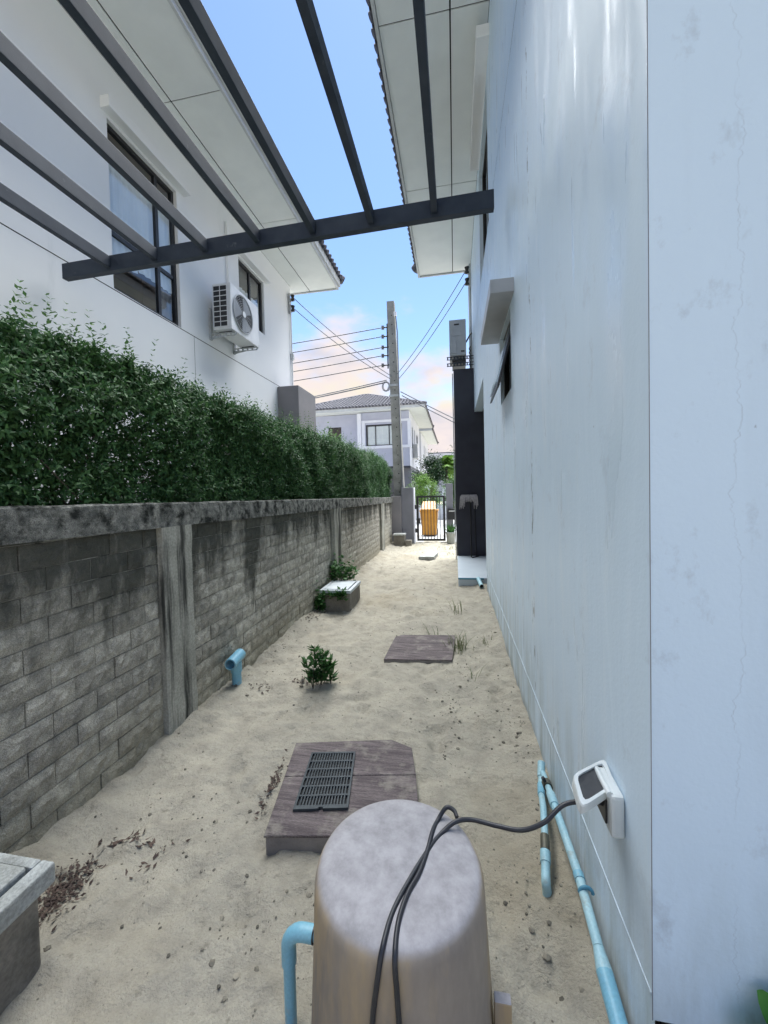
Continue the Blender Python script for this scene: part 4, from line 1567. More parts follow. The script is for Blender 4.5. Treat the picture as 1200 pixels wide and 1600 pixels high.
# ------------------------------------------------------------------ far houses
Y0 = 24.0
fh = thing('house', 'lavender two-storey house with grey hipped roof beyond the gate', 'house', (-5.6, Y0 + 4, 0))
fx0, fx1 = -9.6, -2.64
FW = (-5.35, -3.1, 4.30, 5.60)
FW2 = (-7.85, -7.0, 4.5, 5.60)
mb = MB()
facade(mb, 'y', Y0, fx0, -5.86, 3.0, 6.35, [FW2], 0.12)
mb.build('wall', 'lavender_render', fh)
mb = MB()
facade(mb, 'y', Y0 - 0.25, -5.62, fx1, 3.0, 6.35, [FW], 0.12)
mb.build('wall', 'lavender_render', fh)
MB().box(-5.86, -5.62, Y0 - 0.40, Y0 + 0.1, 0, 6.3).build('column', 'far_white', fh)
mb = MB()
facade(mb, 'y', Y0 + 0.1, fx0, fx1, -0.05, 2.95, [(-5.2, -3.6, 0.1, 2.4)], 0.12)
mb.build('wall', 'grey_render', fh)
SWN = [(25.2, 25.9, 4.2, 5.6), (26.6, 27.2, 4.6, 5.6), (28.2, 29.4, 3.7, 5.5)]
mb = MB()
facade(mb, 'x', fx1, Y0 - 0.25, Y0 + 6.5, 3.0, 6.35, SWN, -0.12)
mb.build('wall', 'far_white', fh)
MB().box(fx0, fx1 - 0.01, Y0 - 0.24, Y0 + 0.099, 2.9, 3.0).build('slab_band', 'charcoal_render', fh)
MB().box(-3.4, fx1 - 0.01, Y0 + 0.11, Y0 + 6.4, -0.05, 2.99).build('ground_storey', 'grey_render', fh)
window(fh, 'y', Y0 - 0.25, 1, *FW, mull=(-4.75, -3.9), curtain=[(-5.25, -3.2, 4.35, 5.5, 'curtain_white')], room='curtain_grey')
window(fh, 'y', Y0, 1, *FW2, mull=(-7.4,), room='room_dark')
for q in SWN:
    window(fh, 'x', fx1, -1, *q, room='room_dark')
tr = MB()
for (a_, b2, c_, d_) in ((-5.62, -2.55, 5.72, 5.86), (-5.62, -2.55, 4.12, 4.28)):
    tr.box(a_, b2, Y0 - 0.33, Y0 - 0.252, c_, d_)
tr.build('window_band', 'far_white', fh)
MB().box(-5.60, -5.40, Y0 - 0.32, Y0 - 0.253, 4.282, 5.718).build('window_band', 'far_white', fh)
MB().box(-2.75, -2.55, Y0 - 0.32, Y0 - 0.253, 4.282, 5.718).build('window_band', 'far_white', fh)
ez = 6.42
MB().box(fx0 - 0.8, -1.62, Y0 - 1.0, Y0 + 7.3, ez - 0.03, ez).build('soffit', 'soffit_board', fh)
MB().box(fx0 - 0.82, -1.60, Y0 - 1.03, Y0 - 1.002, ez - 0.06, ez + 0.10).build('fascia_board', 'fascia', fh)
MB().box(-1.618, -1.59, Y0 - 1.0, Y0 + 7.3, ez - 0.06, ez + 0.10).build('fascia_board', 'frame_black', fh)
rf, c, r0, r1 = hip_roof(fh, fx0 - 0.9, -1.55, Y0 - 1.08, Y0 + 7.4, ez + 0.11, 1.75, inset=4.3)
# tile rolls on the front and side slopes
apex = r0
me = MB()
n_r = 44
for i in range(n_r):
    x = fx0 - 0.9 + (-1.55 - fx0 + 0.9) * (i + 0.5) / n_r
    frac = 1 - abs(x - (fx0 - 0.9 - 1.55) / 2) / ((-1.55 - fx0 + 0.9) / 2)
    dy, dz = (r0.y - c[0].y), (r0.z - c[0].z)
    e_ = min(1.0, frac * ((-1.55 - fx0 + 0.9) / 2) / 4.3)
    st_n = max(1, int(e_ * 12))
    for s_ in range(st_n):
        a0_, a1_ = s_ / 12, (s_ + 1.08) / 12
        me.tube([(x, c[0].y + dy * a0_, c[0].z + dz * a0_ + 0.05), (x, c[0].y + dy * a1_, c[0].z + dz * a1_ + 0.015)], 0.075, 6)
o = me.build('tile_courses', 'roof_tile', rf)
o['kind'] = 'stuff'
fa = thing('air_conditioner', 'small white air conditioner on the side wall of the lavender house', 'air conditioner', (-2.5, 25.7, 3.55))
MB().bbox(-2.62, -2.3, 25.3, 26.2, 3.55, 4.5, 0.02).build('casing', 'ac_white', fa)
for q in range(4):
    MB().box(-2.60 + q * 0.08, -2.57 + q * 0.08, 25.285, 25.298, 3.6, 4.45).build('rib', 'room_dark', fa)

fh2 = thing('house', 'white two-storey house with thin eave behind the lavender house', 'house', (-4, 36, 0))
x2 = -2.72
mb = MB()
S2 = [(36.2, 36.9, 4.0, 5.6), (38.2, 38.9, 4.0, 5.6)]
facade(mb, 'x', x2, 33.2, 42, 2.9, 6.35, S2, -0.1)
mb.add([(x2, 33.2, 2.9), (x2 - 7, 33.2, 2.9), (x2 - 7, 33.2, 6.35), (x2, 33.2, 6.35)], [(0, 1, 2, 3)])
mb.build('wall', 'far_white', fh2)
for q in S2:
    window(fh2, 'x', x2, -1, *q, room='room_dark')
mb = MB().box(x2 - 7, x2 - 0.15, 33.4, 42, -0.05, 2.7)
mb.build('ground_storey', 'grey_render', fh2)
MB().box(x2 - 7, x2 + 0.12, 33.2, 42, 2.7, 2.9).build('slab_band', 'charcoal_render', fh2)
for y in (33.5, 35.0, 37.0):
    MB().box(x2 - 0.08, x2 + 0.08, y, y + 0.16, -0.05, 2.69).build('carport_post', 'far_white', fh2)
MB().box(x2 - 8, x2 + 1.0, 32.4, 42.8, 6.40, 6.44).build('soffit', 'soffit_board', fh2)
MB().box(x2 + 1.002, x2 + 1.04, 32.4, 42.8, 6.36, 6.56).build('fascia_board', 'frame_black', fh2)
MB().box(x2 - 8, x2 + 1.0, 32.36, 32.398, 6.36, 6.56).build('fascia_board', 'fascia', fh2)
hip_roof(fh2, x2 - 8.1, x2 + 1.08, 32.3, 42.9, 6.57, 1.7, inset=4.5)
fh3 = thing('house', 'grey roofed house in the distance above the shrubs', 'house', (-1, 54, 0))
MB().box(-6.5, 3.0, 52, 60, -0.05, 4.7).build('wall', 'lavender_render', fh3)
for x in (-3.4, -1.2, 1.0):
    MB().box(x, x + 1.2, 51.94, 51.99, 2.6, 3.9).build('window', 'frame_black', fh3)
hip_roof(fh3, -7.4, 3.8, 51, 61, 4.75, 1.9, inset=4.0)

# low white fence posts and wall across the street
fx = thing('street_wall', 'low white wall across the street with square pillars', 'wall', (-2, 20, 0))
MB().box(-9, 4, 20.0, 20.15, -0.06, 0.75).build('panel', 'far_white', fx)
for x in (-8.4, -6.3, -4.2, -1.55, -0.62, 1.2, 3.2):
    MB().bbox(x, x + 0.35, 19.9, 20.25, -0.06, 1.75 if x < -1 else 1.6, 0.01).build('pillar', 'far_white', fx)
rl = MB()
for i in range(40):
    x = -8.0 + i * 0.3
    rl.box(x, x + 0.03, 20.05, 20.08, 0.75, 1.35)
rl.box(-9, 4, 20.03, 20.10, 1.351, 1.40)
rl.build('railing', 'frame_black', fx)


# ------------------------------------------------------------------ trees and shrubs
def crown_points(c_, r_, n, seed, squash=1.0):
    """points in uneven clumps through a crown's volume"""
    rr = np.random.default_rng(seed)
    k = 22
    cc = rr.normal(size=(k, 3))
    cc /= np.linalg.norm(cc, axis=1)[:, None]
    cc *= rr.uniform(0.35, 0.95, k)[:, None]
    idx = rr.integers(0, k, n)
    p = cc[idx] + rr.normal(0, 0.17, (n, 3))
    p *= np.array([r_[0], r_[1], r_[2] * squash])
    return p + np.array(c_)


def bush(name, label, cat, base, height, rad, mat, n, leaf, wd=0.5, trunk_h=0.3, seed=1, group=None):
    t = thing(name, label, cat, base, group)
    b = Vector(base)
    m = MB()
    m.tube([b + Vector((0, 0, -0.1)), b + Vector((0.03, 0, trunk_h)), b + Vector((0.0, 0.02, height * 0.65))], [0.05 * height / 2, 0.04 * height / 2, 0.012 * height / 2], 8)
    for q in range(6):
        a_ = q * 1.05
        m.tube([b + Vector((0, 0, trunk_h * 0.9)), b + Vector((rad * 0.35 * math.cos(a_), rad * 0.35 * math.sin(a_), trunk_h + (height - trunk_h) * 0.4)), b + Vector((rad * 0.7 * math.cos(a_), rad * 0.7 * math.sin(a_), trunk_h + (height - trunk_h) * 0.7))], [0.022 * height / 2, 0.015 * height / 2, 0.005], 6)
    m.build('trunk', 'stem_bark', t)
    cz = (trunk_h + height) / 2
    p = crown_points((b.x, b.y, b.z + cz), (rad, rad, (height - trunk_h) / 2), n, seed)
    scatter_leaves('crown', mat, p, rotmats(n, -0.5, 1.0), rng.uniform(0.7, 1.2, n) * leaf, t, 1.0, wd)
    return t


bush('tree', 'loose pale green tree behind the grey porch block', 'tree', (-4.35, 13.2, 0), 3.9, 0.75, 'tree_leaf', 5200, 0.10, trunk_h=1.4, seed=3)
bush('tree', 'dark rounded tree above the bright green shrub beyond the gate', 'tree', (-1.35, 21.6, 0), 3.5, 1.05, 'dark_leaf', 5200, 0.13, trunk_h=1.2, seed=4)
bush('shrub', 'bright yellow-green clipped shrub just above the gate top', 'shrub', (-1.25, 18.2, 0), 2.35, 0.85, 'shrub_leaf', 5200, 0.09, trunk_h=0.5, seed=5)
bush('shrub', 'small green shrub between the gate post and the charcoal wall', 'shrub', (0.0, 17.0, 0), 2.3, 0.6, 'tree_leaf', 3000, 0.09, trunk_h=0.5, seed=8)
bush('tree', 'dark green tree behind the palm near the charcoal wall', 'tree', (0.35, 26.5, 0), 4.6, 1.5, 'dark_leaf', 5000, 0.16, trunk_h=1.3, seed=12)


def palm(base, h, n_fr, ln):
    t = thing('palm_tree', 'feathery green palm with arching fronds left of the charcoal wall', 'palm tree', base)
    b = Vector(base)
    MB().tube([b + Vector((0, 0, -0.1)), b + Vector((0.05, 0, h * 0.5)), b + Vector((0, 0, h))], [0.11, 0.09, 0.07], 8).build('trunk', 'stem_bark', t)
    for i in range(n_fr):
        a_ = i * 2.4
        el = random.uniform(-0.15, 1.45)
        ln = 1.5 * random.uniform(0.6, 1.1)
        pts = []
        for s_ in range(9):
            u = s_ / 8 * ln
            pts.append(b + Vector((math.cos(a_) * u * math.cos(el), math.sin(a_) * u * math.cos(el), h + u * math.sin(el) - 0.55 * u * u / ln)))
        m = MB().tube(pts, [0.018 - 0.0018 * s_ for s_ in range(9)], 5)
        for s_ in range(1, 9):
            for sub in range(3):
                p = pts[s_ - 1].lerp(pts[s_], sub / 3)
                d = (pts[s_] - pts[s_ - 1]).normalized()
                sd_ = d.cross(Vector((0, 0, 1))).normalized()
                L_ = 0.42 * math.sin(math.pi * (0.15 + 0.8 * s_ / 9))
                for sg in (-1, 1):
                    tip = p + sd_ * sg * L_ + d * L_ * 0.6 - Vector((0, 0, L_ * 0.45))
                    mid = p.lerp(tip, 0.5) + Vector((0, 0, 0.03))
                    wv = d * 0.022
                    m.add([p - wv, p + wv, mid + wv, tip, mid - wv], [(0, 1, 2, 4), (4, 2, 3)])
        m.build('frond', 'shrub_leaf', t)


palm((-0.45, 22.0, 0), 2.7, 20, 1.5)

# ------------------------------------------------------------------ covers and drains on the sand
lid = thing('drain_cover', 'large brown-purple plank-stamped drain cover with clipped corner', 'drain cover', (-0.53, 1.8, 0))
NL, FL, FR, CH_, RR, NR = Vector((-0.815, 1.475)), Vector((-0.922, 2.069)), Vector((-0.385, 2.175)), Vector((-0.262, 2.12)), Vector((-0.215, 1.79)), Vector((-0.165, 1.575))
RT = [Vector((-0.230, 1.90))]


def edge_l(t_):
    return NL.lerp(FL, t_)


def edge_r(t_):
    q = NR.lerp(Vector((-0.262, 2.185)), t_)
    return q


cuts_ = [0, 0.56, 1.0]
base_poly = [NL, NR, RR, CH_, FR, FL]
cen = sum(base_poly, Vector((0, 0))) / 6
MB().prism([cen + (p - cen) * 0.985 for p in base_poly], -0.04, 0.058).build('slab', 'lid_side', lid)
for i in range(2):
    a_, b2 = cuts_[i] + (0.004 if i else 0), cuts_[i + 1]
    poly = [edge_l(a_), edge_r(a_), edge_r(b2), edge_l(b2)]
    if i == 1:
        poly = [edge_l(a_), edge_r(a_), CH_, FR, FL]
    zt = 0.069 + random.uniform(-0.001, 0.001)
    bm = bmesh.new()
    n = len(poly)
    vb = [bm.verts.new((p.x, p.y, 0.0585)) for p in poly]
    vt = [bm.verts.new((p.x, p.y, zt)) for p in poly]
    bm.faces.new(vb[::-1])
    top_f = bm.faces.new(vt)
    for q in range(n):
        bm.faces.new((vb[q], vb[(q + 1) % n], vt[(q + 1) % n], vt[q]))
    bmesh.ops.bevel(bm, geom=list(top_f.edges), offset=0.003, segments=1, affect='EDGES')
    m = MB()
    m.from_bm(bm)
    m.build('plank', 'lid_purple', lid)

gr = thing('drain_grate', 'dark slotted plastic grate lying on the large drain cover', 'drain grate', (-0.64, 1.82, 0.07))
ga, gb, gc, gd = Vector((-0.742, 1.605)), Vector((-0.498, 1.652)), Vector((-0.560, 2.025)), Vector((-0.796, 1.985))


def gpt(u, v_):
    return ga.lerp(gb, u).lerp(gd.lerp(gc, u), v_)


def gbar(m, u0, u1, v0, v1, z0=0.0715, z1=0.083):
    ps = [gpt(u0, v0), gpt(u1, v0), gpt(u1, v1), gpt(u0, v1)]
    m.prism(ps, z0, z1)


m = MB()
gbar(m, 0, 0.04, 0, 1)
gbar(m, 0.96, 1, 0, 1)
gbar(m, 0.04, 0.46, 0, 0.055)
gbar(m, 0.54, 0.96, 0, 0.055)
gbar(m, 0.46, 0.54, 0.022, 0.055)
gbar(m, 0.04, 0.96, 0.97, 1)
m.build('rim', 'grate_plastic', gr)
for q in range(1, 6):
    v_ = 0.055 + 0.915 * q / 6
    m = MB()
    gbar(m, 0.04, 0.96, v_ - 0.012, v_ + 0.012, 0.0718, 0.0822)
    m.build('cross_bar', 'grate_plastic', gr)
for q in range(1, 16):
    u = 0.04 + 0.92 * q / 16
    m = MB()
    gbar(m, u - 0.012, u + 0.012, 0.055, 0.97, 0.0716, 0.0815)
    m.build('slat', 'grate_plastic', gr)
m = MB()
gbar(m, 0.03, 0.97, 0.03, 0.985, 0.0705, 0.0714)
m.build('backing', 'dark_gap', gr)

l2 = thing('drain_cover', 'flat brown-purple drain cover half buried in sand beside a grass tuft', 'drain cover', (-0.33, 3.66, 0))
m = MB()
zz2 = 0.014
poly = [Vector(p) for p in ((-0.64, 3.33), (-0.05, 3.385), (-0.02, 3.97), (-0.56, 3.92), (-0.615, 3.86))]
m.prism(poly, -0.04, zz2)
m.build('slab', 'lid_side', l2)
for a_, b2 in ((0, 0.33), (0.335, 0.66), (0.665, 1.0)):
    L0, L1 = poly[0].lerp(Vector((-0.62, 3.915)), a_), poly[0].lerp(Vector((-0.62, 3.915)), b2)
    R0, R1 = poly[1].lerp(poly[2], a_), poly[1].lerp(poly[2], b2)
    pp_ = [L0, R0, R1, L1] if b2 < 1 else [L0, R0, poly[2], poly[3], poly[4]]
    MB().prism(pp_, zz2 + 0.0005, zz2 + 0.009).build('plank', 'lid_purple', l2)
sl = MB()
sl.prism([(-0.80, 8.42), (-0.47, 8.43), (-0.40, 9.0), (-0.62, 8.98)], -0.02, 0.055)
o = sl.build('stone_slab', 'concrete_pale')
tag(o, 'small pale stone slab lying in the sand near the gate', 'slab')

# white-lidded meter box against the wall
mbx = thing('meter_box', 'concrete meter box with white lid against the block wall', 'meter box', (-1.52, 4.95, 0))
bx = MB()
X0, X1, YA, YB2 = -1.70, -1.315, 4.70, 5.22
bx.bbox(X0, X1, YA, YB2, -0.05, 0.225, 0.012)
bx.build('box', 'concrete_brown', mbx)
rim = MB()
rim.box(X0 - 0.01, X1 + 0.01, YA - 0.01, YA + 0.03, 0.226, 0.262).box(X0 - 0.01, X1 + 0.01, YB2 - 0.03, YB2 + 0.01, 0.226, 0.262)
rim.box(X0 - 0.01, X0 + 0.03, YA + 0.03, YB2 - 0.03, 0.226, 0.262).box(X1 - 0.03, X1 + 0.01, YA + 0.03, YB2 - 0.03, 0.226, 0.262)
rim.build('rim', 'lid_white', mbx)
MB().bbox(X0 + 0.04, X1 - 0.045, YA + 0.04, YB2 - 0.04, 0.226, 0.268, 0.004).build('lid', 'lid_white', mbx)

# catch basin at bottom left
cbn = thing('catch_basin', 'square concrete catch basin with pale rim at the near end of wall', 'catch basin', (-1.5, 0.8, 0))
X0, X1, YA, YB2, ZT = -1.74, -1.315, 0.50, 0.978, 0.285
MB().bbox(X0, X1, YA, YB2, -0.06, ZT, 0.01).build('box', 'concrete_brown', cbn)
rim = MB()
Xo, Yo = X1 + 0.045, YB2 + 0.02
rim.bbox(X1 - 0.006, Xo, YA, Yo, ZT + 0.001, ZT + 0.065, 0.008)
rim.bbox(X0, X1 - 0.007, YB2 - 0.012, Yo, ZT + 0.001, ZT + 0.065, 0.008)
rim.build('rim', 'concrete_pale', cbn)
MB().bbox(X0, X1 - 0.020, YA, YB2 - 0.016, ZT + 0.001, ZT + 0.072, 0.008).build('lid', 'concrete_pale', cbn)

# ------------------------------------------------------------------ blue tee pipe by the wall
tp = thing('standpipe', 'short blue plastic standpipe with open tee end beside the block wall', 'pipe', (-1.69, 2.73, 0))
tx, ty = -1.69, 2.73
MB().tube([(tx, ty, -0.05), (tx, ty, 0.205)], 0.035, 18).build('pipe', 'pvc_blue', tp)
MB().tube([(tx, ty, 0.13), (tx, ty, 0.20)], 0.041, 18).build('collar', 'pvc_blue', tp)
d_ = Vector((0.10, -0.95, -0.05)).normalized()
pc = Vector((tx, ty, 0.232))
m = MB()
m.tube([pc - d_ * 0.075, pc - d_ * 0.07, pc + d_ * 0.10], 0.044, 20, False)
m.tube([pc + d_ * 0.10, pc + d_ * 0.10 + d_ * 0.0005], [0.044, 0.035], 20, False)
m.tube([pc + d_ * 0.1005, pc + d_ * 0.02], 0.035, 20, False)
m.tube([pc - d_ * 0.075, pc - d_ * 0.0755], [0.044, 0.001], 20, False)
m.build('tee', 'pvc_blue', tp)
m = MB()
m.tube([pc + d_ * 0.021, pc + d_ * 0.02], [0.034, 0.001], 20, False)
m.build('bore', 'pvc_deep', tp)

# ------------------------------------------------------------------ plants on the sand
sp = thing('seedling', 'leafy green seedling growing alone in the sand', 'plant', (-1.05, 2.8, 0))
stems = [((-1.085, 2.77), (0.02, 0.0), 0.34), ((-1.06, 2.80), (0.05, 0.02), 0.27), ((-1.04, 2.79), (0.07, -0.02), 0.24), ((-1.09, 2.78), (-0.05, 0.0), 0.22),
         ((-1.02, 2.82), (0.06, 0.03), 0.20), ((-1.03, 2.80), (0.02, 0.03), 0.25), ((-0.97, 2.845), (0.01, 0.0), 0.15), ((-1.07, 2.80), (-0.02, 0.05), 0.26)]
for (bx_, by_), (lx, ly), hh in stems:
    z0 = gz(bx_, by_) - 0.01
    MB().tube([(bx_, by_, z0), (bx_ + lx * 0.5, by_ + ly * 0.5, z0 + hh * 0.5), (bx_ + lx, by_ + ly, z0 + hh)], [0.004, 0.003, 0.0015], 5).build('stem', 'stem_bark', sp)
    nl = 44
    u = rng.uniform(0.12, 1.0, nl)
    pos = np.stack([bx_ + lx * u, by_ + ly * u, z0 + hh * u], -1)
    scatter_leaves('leaves', 'plant_leaf', pos, rotmats(nl, 0.1, 1.0), rng.uniform(0.05, 0.085, nl), sp, 1.0, 0.34, False)

cp = thing('creeper', 'dark green creeper growing around the white-lidded meter box', 'plant', (-1.66, 4.7, 0))
pts = []
for (c_, r_, n) in (((-1.66, 5.32, 0.36), (0.12, 0.13, 0.14), 260), ((-1.70, 4.64, 0.12), (0.06, 0.05, 0.13), 160), ((-1.52, 4.67, 0.21), (0.10, 0.02, 0.03), 45), ((-1.42, 4.67, 0.21), (0.05, 0.03, 0.05), 80), ((-1.52, 5.36, 0.33), (0.10, 0.09, 0.10), 150)):
    pts.append(rng.normal(size=(n, 3)) * np.array(r_) * 0.6 + np.array(c_))
pts = np.concatenate(pts)
pts[:, 0] = np.maximum(pts[:, 0], -1.74)
pts[:, 2] = np.maximum(pts[:, 2], 0.03)
scatter_leaves('leaves', 'plant_leaf', pts, rotmats(len(pts), -0.4, 0.9), rng.uniform(0.045, 0.08, len(pts)), cp, 1.0, 0.62)
MB().tube([(-1.66, 5.34, -0.02), (-1.68, 5.3, 0.2), (-1.64, 5.33, 0.42)], 0.006, 5).build('stem', 'stem_bark', cp)
MB().tube([(-1.73, 4.62, 0.0), (-1.68, 4.64, 0.15), (-1.55, 4.66, 0.21), (-1.38, 4.67, 0.23)], 0.005, 5).build('stem', 'stem_bark', cp)


def tuft(label, x, y, n, ln, spread=0.04, wd=0.035):
    z = gz(x, y)
    t = thing('grass_tuft', label, 'grass', (x, y, z), 'grass tufts in the sand')
    m = MB()
    for i in range(n):
        a_ = random.uniform(0, 6.28)
        lean = random.uniform(0.1, 0.8)
        L_ = ln * random.uniform(0.5, 1.0)
        b = Vector((x + random.gauss(0, spread), y + random.gauss(0, spread), z - 0.01))
        dv = Vector((math.cos(a_) * lean, math.sin(a_) * lean, 1)).normalized()
        sd_ = Vector((-math.sin(a_), math.cos(a_), 0)) * 0.0035
        mid = b + dv * L_ * 0.55
        tip = b + dv * L_ + Vector((math.cos(a_), math.sin(a_), -0.6)) * L_ * 0.18
        m.add([b - sd_, b + sd_, mid + sd_ * 0.8, tip, mid - sd_ * 0.8], [(0, 1, 2, 4), (4, 2, 3)])
    m.build('blades', 'grass_blade', t)


tuft('dense grass tuft at the right corner of the half-buried cover', 0.01, 3.72, 55, 0.24, 0.05)
tuft('few thin grass blades behind the half-buried cover', -0.24, 4.02, 7, 0.24, 0.03)
tuft('sparse dry grass between the half-buried cover and the porch', -0.02, 4.75, 14, 0.26, 0.07)
tuft('thin grass blades at the foot of the right wall', 0.28, 3.85, 8, 0.16, 0.04)
tuft('green grass patch near the gate post', -0.15, 9.9, 60, 0.10, 0.16)
tuft('green grass patch beside the charcoal wall near porch', -0.10, 9.0, 24, 0.10, 0.10)
for i, (x, y) in enumerate(((0.14, 3.1),)):
    tuft('two dry grass stalks right of the half-buried cover', x, y, 5, 0.18, 0.02)

# ------------------------------------------------------------------ pump with cylindrical cover, elbow pipe, cable
TX, TY, TZ = -0.170, 1.026, 0.50
tk = thing('water_pump', 'old grey cylindrical pump cover in the near foreground with dusty top', 'pump cover', (TX, TY, 0))
R0 = 0.216
prof = [(0.252, -0.05), (0.249, 0.05), (0.243, 0.15), (0.237, 0.26), (0.232, 0.36), (0.2290, 0.43), (0.2272, 0.458), (0.2240, 0.472), (0.2175, 0.4835), (0.2080, 0.4915), (0.196, 0.4965), (0.170, 0.5005), (0.11, 0.505), (0.05, 0.507), (0.004, 0.5075)]
pm('tank_body', (0.33, 0.285, 0.23), (0.225, 0.20, 0.175), 3.5, 0.85, 0.05, 60, spec=0.15, stretch=(1.2, 1.2, 0.5), fine=0.05, c3=(0.43, 0.33, 0.20), s3=1.7, t3=(0.44, 0.58), st3=(2.0, 2.0, 0.4))


def dusty_top(mat, dust=(0.415, 0.40, 0.41), dust2=(0.29, 0.28, 0.285)):
    """settled pale dust wherever the cover faces the sky, blotchy at the shoulder"""
    t_ = MATS[mat].node_tree
    b_ = t_.nodes['Principled BSDF']
    src = b_.inputs['Base Color'].links[0].from_socket
    g_ = t_.nodes.new('ShaderNodeNewGeometry')
    sp_ = t_.nodes.new('ShaderNodeSeparateXYZ')
    t_.links.new(g_.outputs['Normal'], sp_.inputs[0])
    nz_t = t_.nodes.new('ShaderNodeTexNoise')
    nz_t.inputs['Scale'].default_value = 9
    nz_t.inputs['Detail'].default_value = 8
    t_.links.new(g_.outputs['Position'], nz_t.inputs['Vector'])
    ad_ = t_.nodes.new('ShaderNodeMath')
    ad_.operation = 'MULTIPLY_ADD'
    t_.links.new(nz_t.outputs['Fac'], ad_.inputs[0])
    ad_.inputs[1].default_value = 0.22
    t_.links.new(sp_.outputs['Z'], ad_.inputs[2])
    mr_ = t_.nodes.new('ShaderNodeMapRange')
    mr_.inputs['From Min'].default_value = 0.55
    mr_.inputs['From Max'].default_value = 0.92
    t_.links.new(ad_.outputs[0], mr_.inputs['Value'])
    n2_ = t_.nodes.new('ShaderNodeTexNoise')
    n2_.inputs['Scale'].default_value = 16
    n2_.inputs['Detail'].default_value = 9
    n2_.inputs['Roughness'].default_value = 0.7
    t_.links.new(g_.outputs['Position'], n2_.inputs['Vector'])
    r2_ = t_.nodes.new('ShaderNodeMapRange')
    r2_.inputs['From Min'].default_value = 0.38
    r2_.inputs['From Max'].default_value = 0.64
    t_.links.new(n2_.outputs['Fac'], r2_.inputs['Value'])
    d_c = t_.nodes.new('ShaderNodeMixRGB')
    t_.links.new(r2_.outputs[0], d_c.inputs[0])
    d_c.inputs[1].default_value = (*dust, 1)
    d_c.inputs[2].default_value = (*dust2, 1)
    mx_ = t_.nodes.new('ShaderNodeMixRGB')
    t_.links.new(mr_.outputs[0], mx_.inputs[0])
    t_.links.new(src, mx_.inputs[1])
    t_.links.new(d_c.outputs[0], mx_.inputs[2])
    t_.links.new(mx_.outputs[0], b_.inputs['Base Color'])


dusty_top('tank_body')
MB().lathe(prof, TX, TY, 96).build('cover', 'tank_body', tk)
sm = MB()
sm.bbox(TX + 0.243, TX + 0.285, TY - 0.06, TY - 0.035, -0.05, 0.22, 0.004)
sm.build('side_flange', 'tank_body', tk)
MB().bbox(TX - 0.05, TX + 0.05, TY - 0.285, TY - 0.25, 0.0, 0.125, 0.006).build('cable_cleat', 'frame_black', tk)

ep = thing('elbow_pipe', 'blue plastic elbow pipe joining the left side of the pump cover', 'pipe', (-0.475, 1.0, 0))
ex, ey, ez_ = -0.480, 0.985, 0.285
arc = [(ex, ey, ez_ - 0.05)]
for i in range(9):
    a_ = math.pi - i * math.pi / 16
    arc.append((ex + 0.045 + 0.045 * math.cos(a_), ey, ez_ - 0.045 + 0.045 * math.sin(a_)))
MB().tube([(ex, ey, -0.05), (ex, ey, ez_ - 0.06)], 0.0165, 16).build('pipe', 'pvc_blue', ep)
MB().tube([(ex, ey, ez_ - 0.095)] + arc + [(ex + 0.075, ey, ez_)], 0.0205, 16).build('elbow', 'pvc_blue', ep)
MB().tube([(ex + 0.07, ey, ez_), (ex + 0.12, ey + 0.003, ez_)], 0.0165, 16).build('pipe', 'pvc_blue', ep)
MB().tube([(ex + 0.0745, ey, ez_), (ex + 0.0775, ey, ez_)], 0.0211, 16).build('glue_ring', 'frame_black', ep)


def smooth_path(pts, n=8):
    """Catmull-Rom through the points"""
    p = [Vector(q) for q in pts]
    p = [p[0] * 2 - p[1]] + p + [p[-1] * 2 - p[-2]]
    out_ = []
    for i in range(1, len(p) - 2):
        for s_ in range(n):
            t_ = s_ / n
            a_, b2, c_, d2 = p[i - 1], p[i], p[i + 1], p[i + 2]
            out_.append(0.5 * ((2 * b2) + (c_ - a_) * t_ + (2 * a_ - 5 * b2 + 4 * c_ - d2) * t_ * t_ + (3 * b2 - a_ - 3 * c_ + d2) * t_ ** 3))
    out_.append(p[-2])
    return out_


CR = 0.0062


def on_top(x, y):
    """pixel -> point lying on the cover (top disc, else its side)"""
    d = ray(x, y)
    best = None
    t_ = 0.3
    while t_ < 3:
        p = Vector((0, 0, CAM_H)) + d * t_
        r_ = math.hypot(p.x - TX, p.y - TY)
        zz = [q[1] for q in prof]
        rr = [q[0] for q in prof]
        rad = np.interp(p.z, zz, rr) if p.z < prof[-1][1] else -1
        if p.z > -0.05 and r_ <= rad + CR:
            return p
        t_ += 0.002
    return onz(x, y, 0)


A = [Vector((0.345, 1.155, 0.615)), onz(880, 1258, 0.60), onz(850, 1285, 0.565), onz(815, 1297, 0.535), onz(775, 1290, 0.52)]
A += [onz(738, 1281, 0.517), onz(712, 1284, 0.517)]
A += [on_top(x, y) for x, y in ((690, 1302), (668, 1330), (640, 1375), (614, 1425), (598, 1480), (590, 1530), (584, 1575), (580, 1625), (577, 1680))]
B = [onz(714, 1277, 0.516), onz(709, 1266, 0.522), onz(697, 1263, 0.522)]
B += [on_top(x, y) for x, y in ((684, 1283), (676, 1300), (668, 1330), (655, 1365), (636, 1400), (622, 1445), (617, 1500), (620, 1550), (624, 1610), (626, 1680))]
for i in range(2, len(B)):
    B[i] = B[i] + Vector((0.0, 0, 0.002))
cb_ = thing('extension_lead', 'black power cord looped over the pump cover from the wall socket', 'cord', A[6])
MB().tube(smooth_path(A), CR, 10).build('strand', 'cable_black', cb_)
MB().tube(smooth_path(B), CR, 10).build('strand', 'cable_black', cb_)

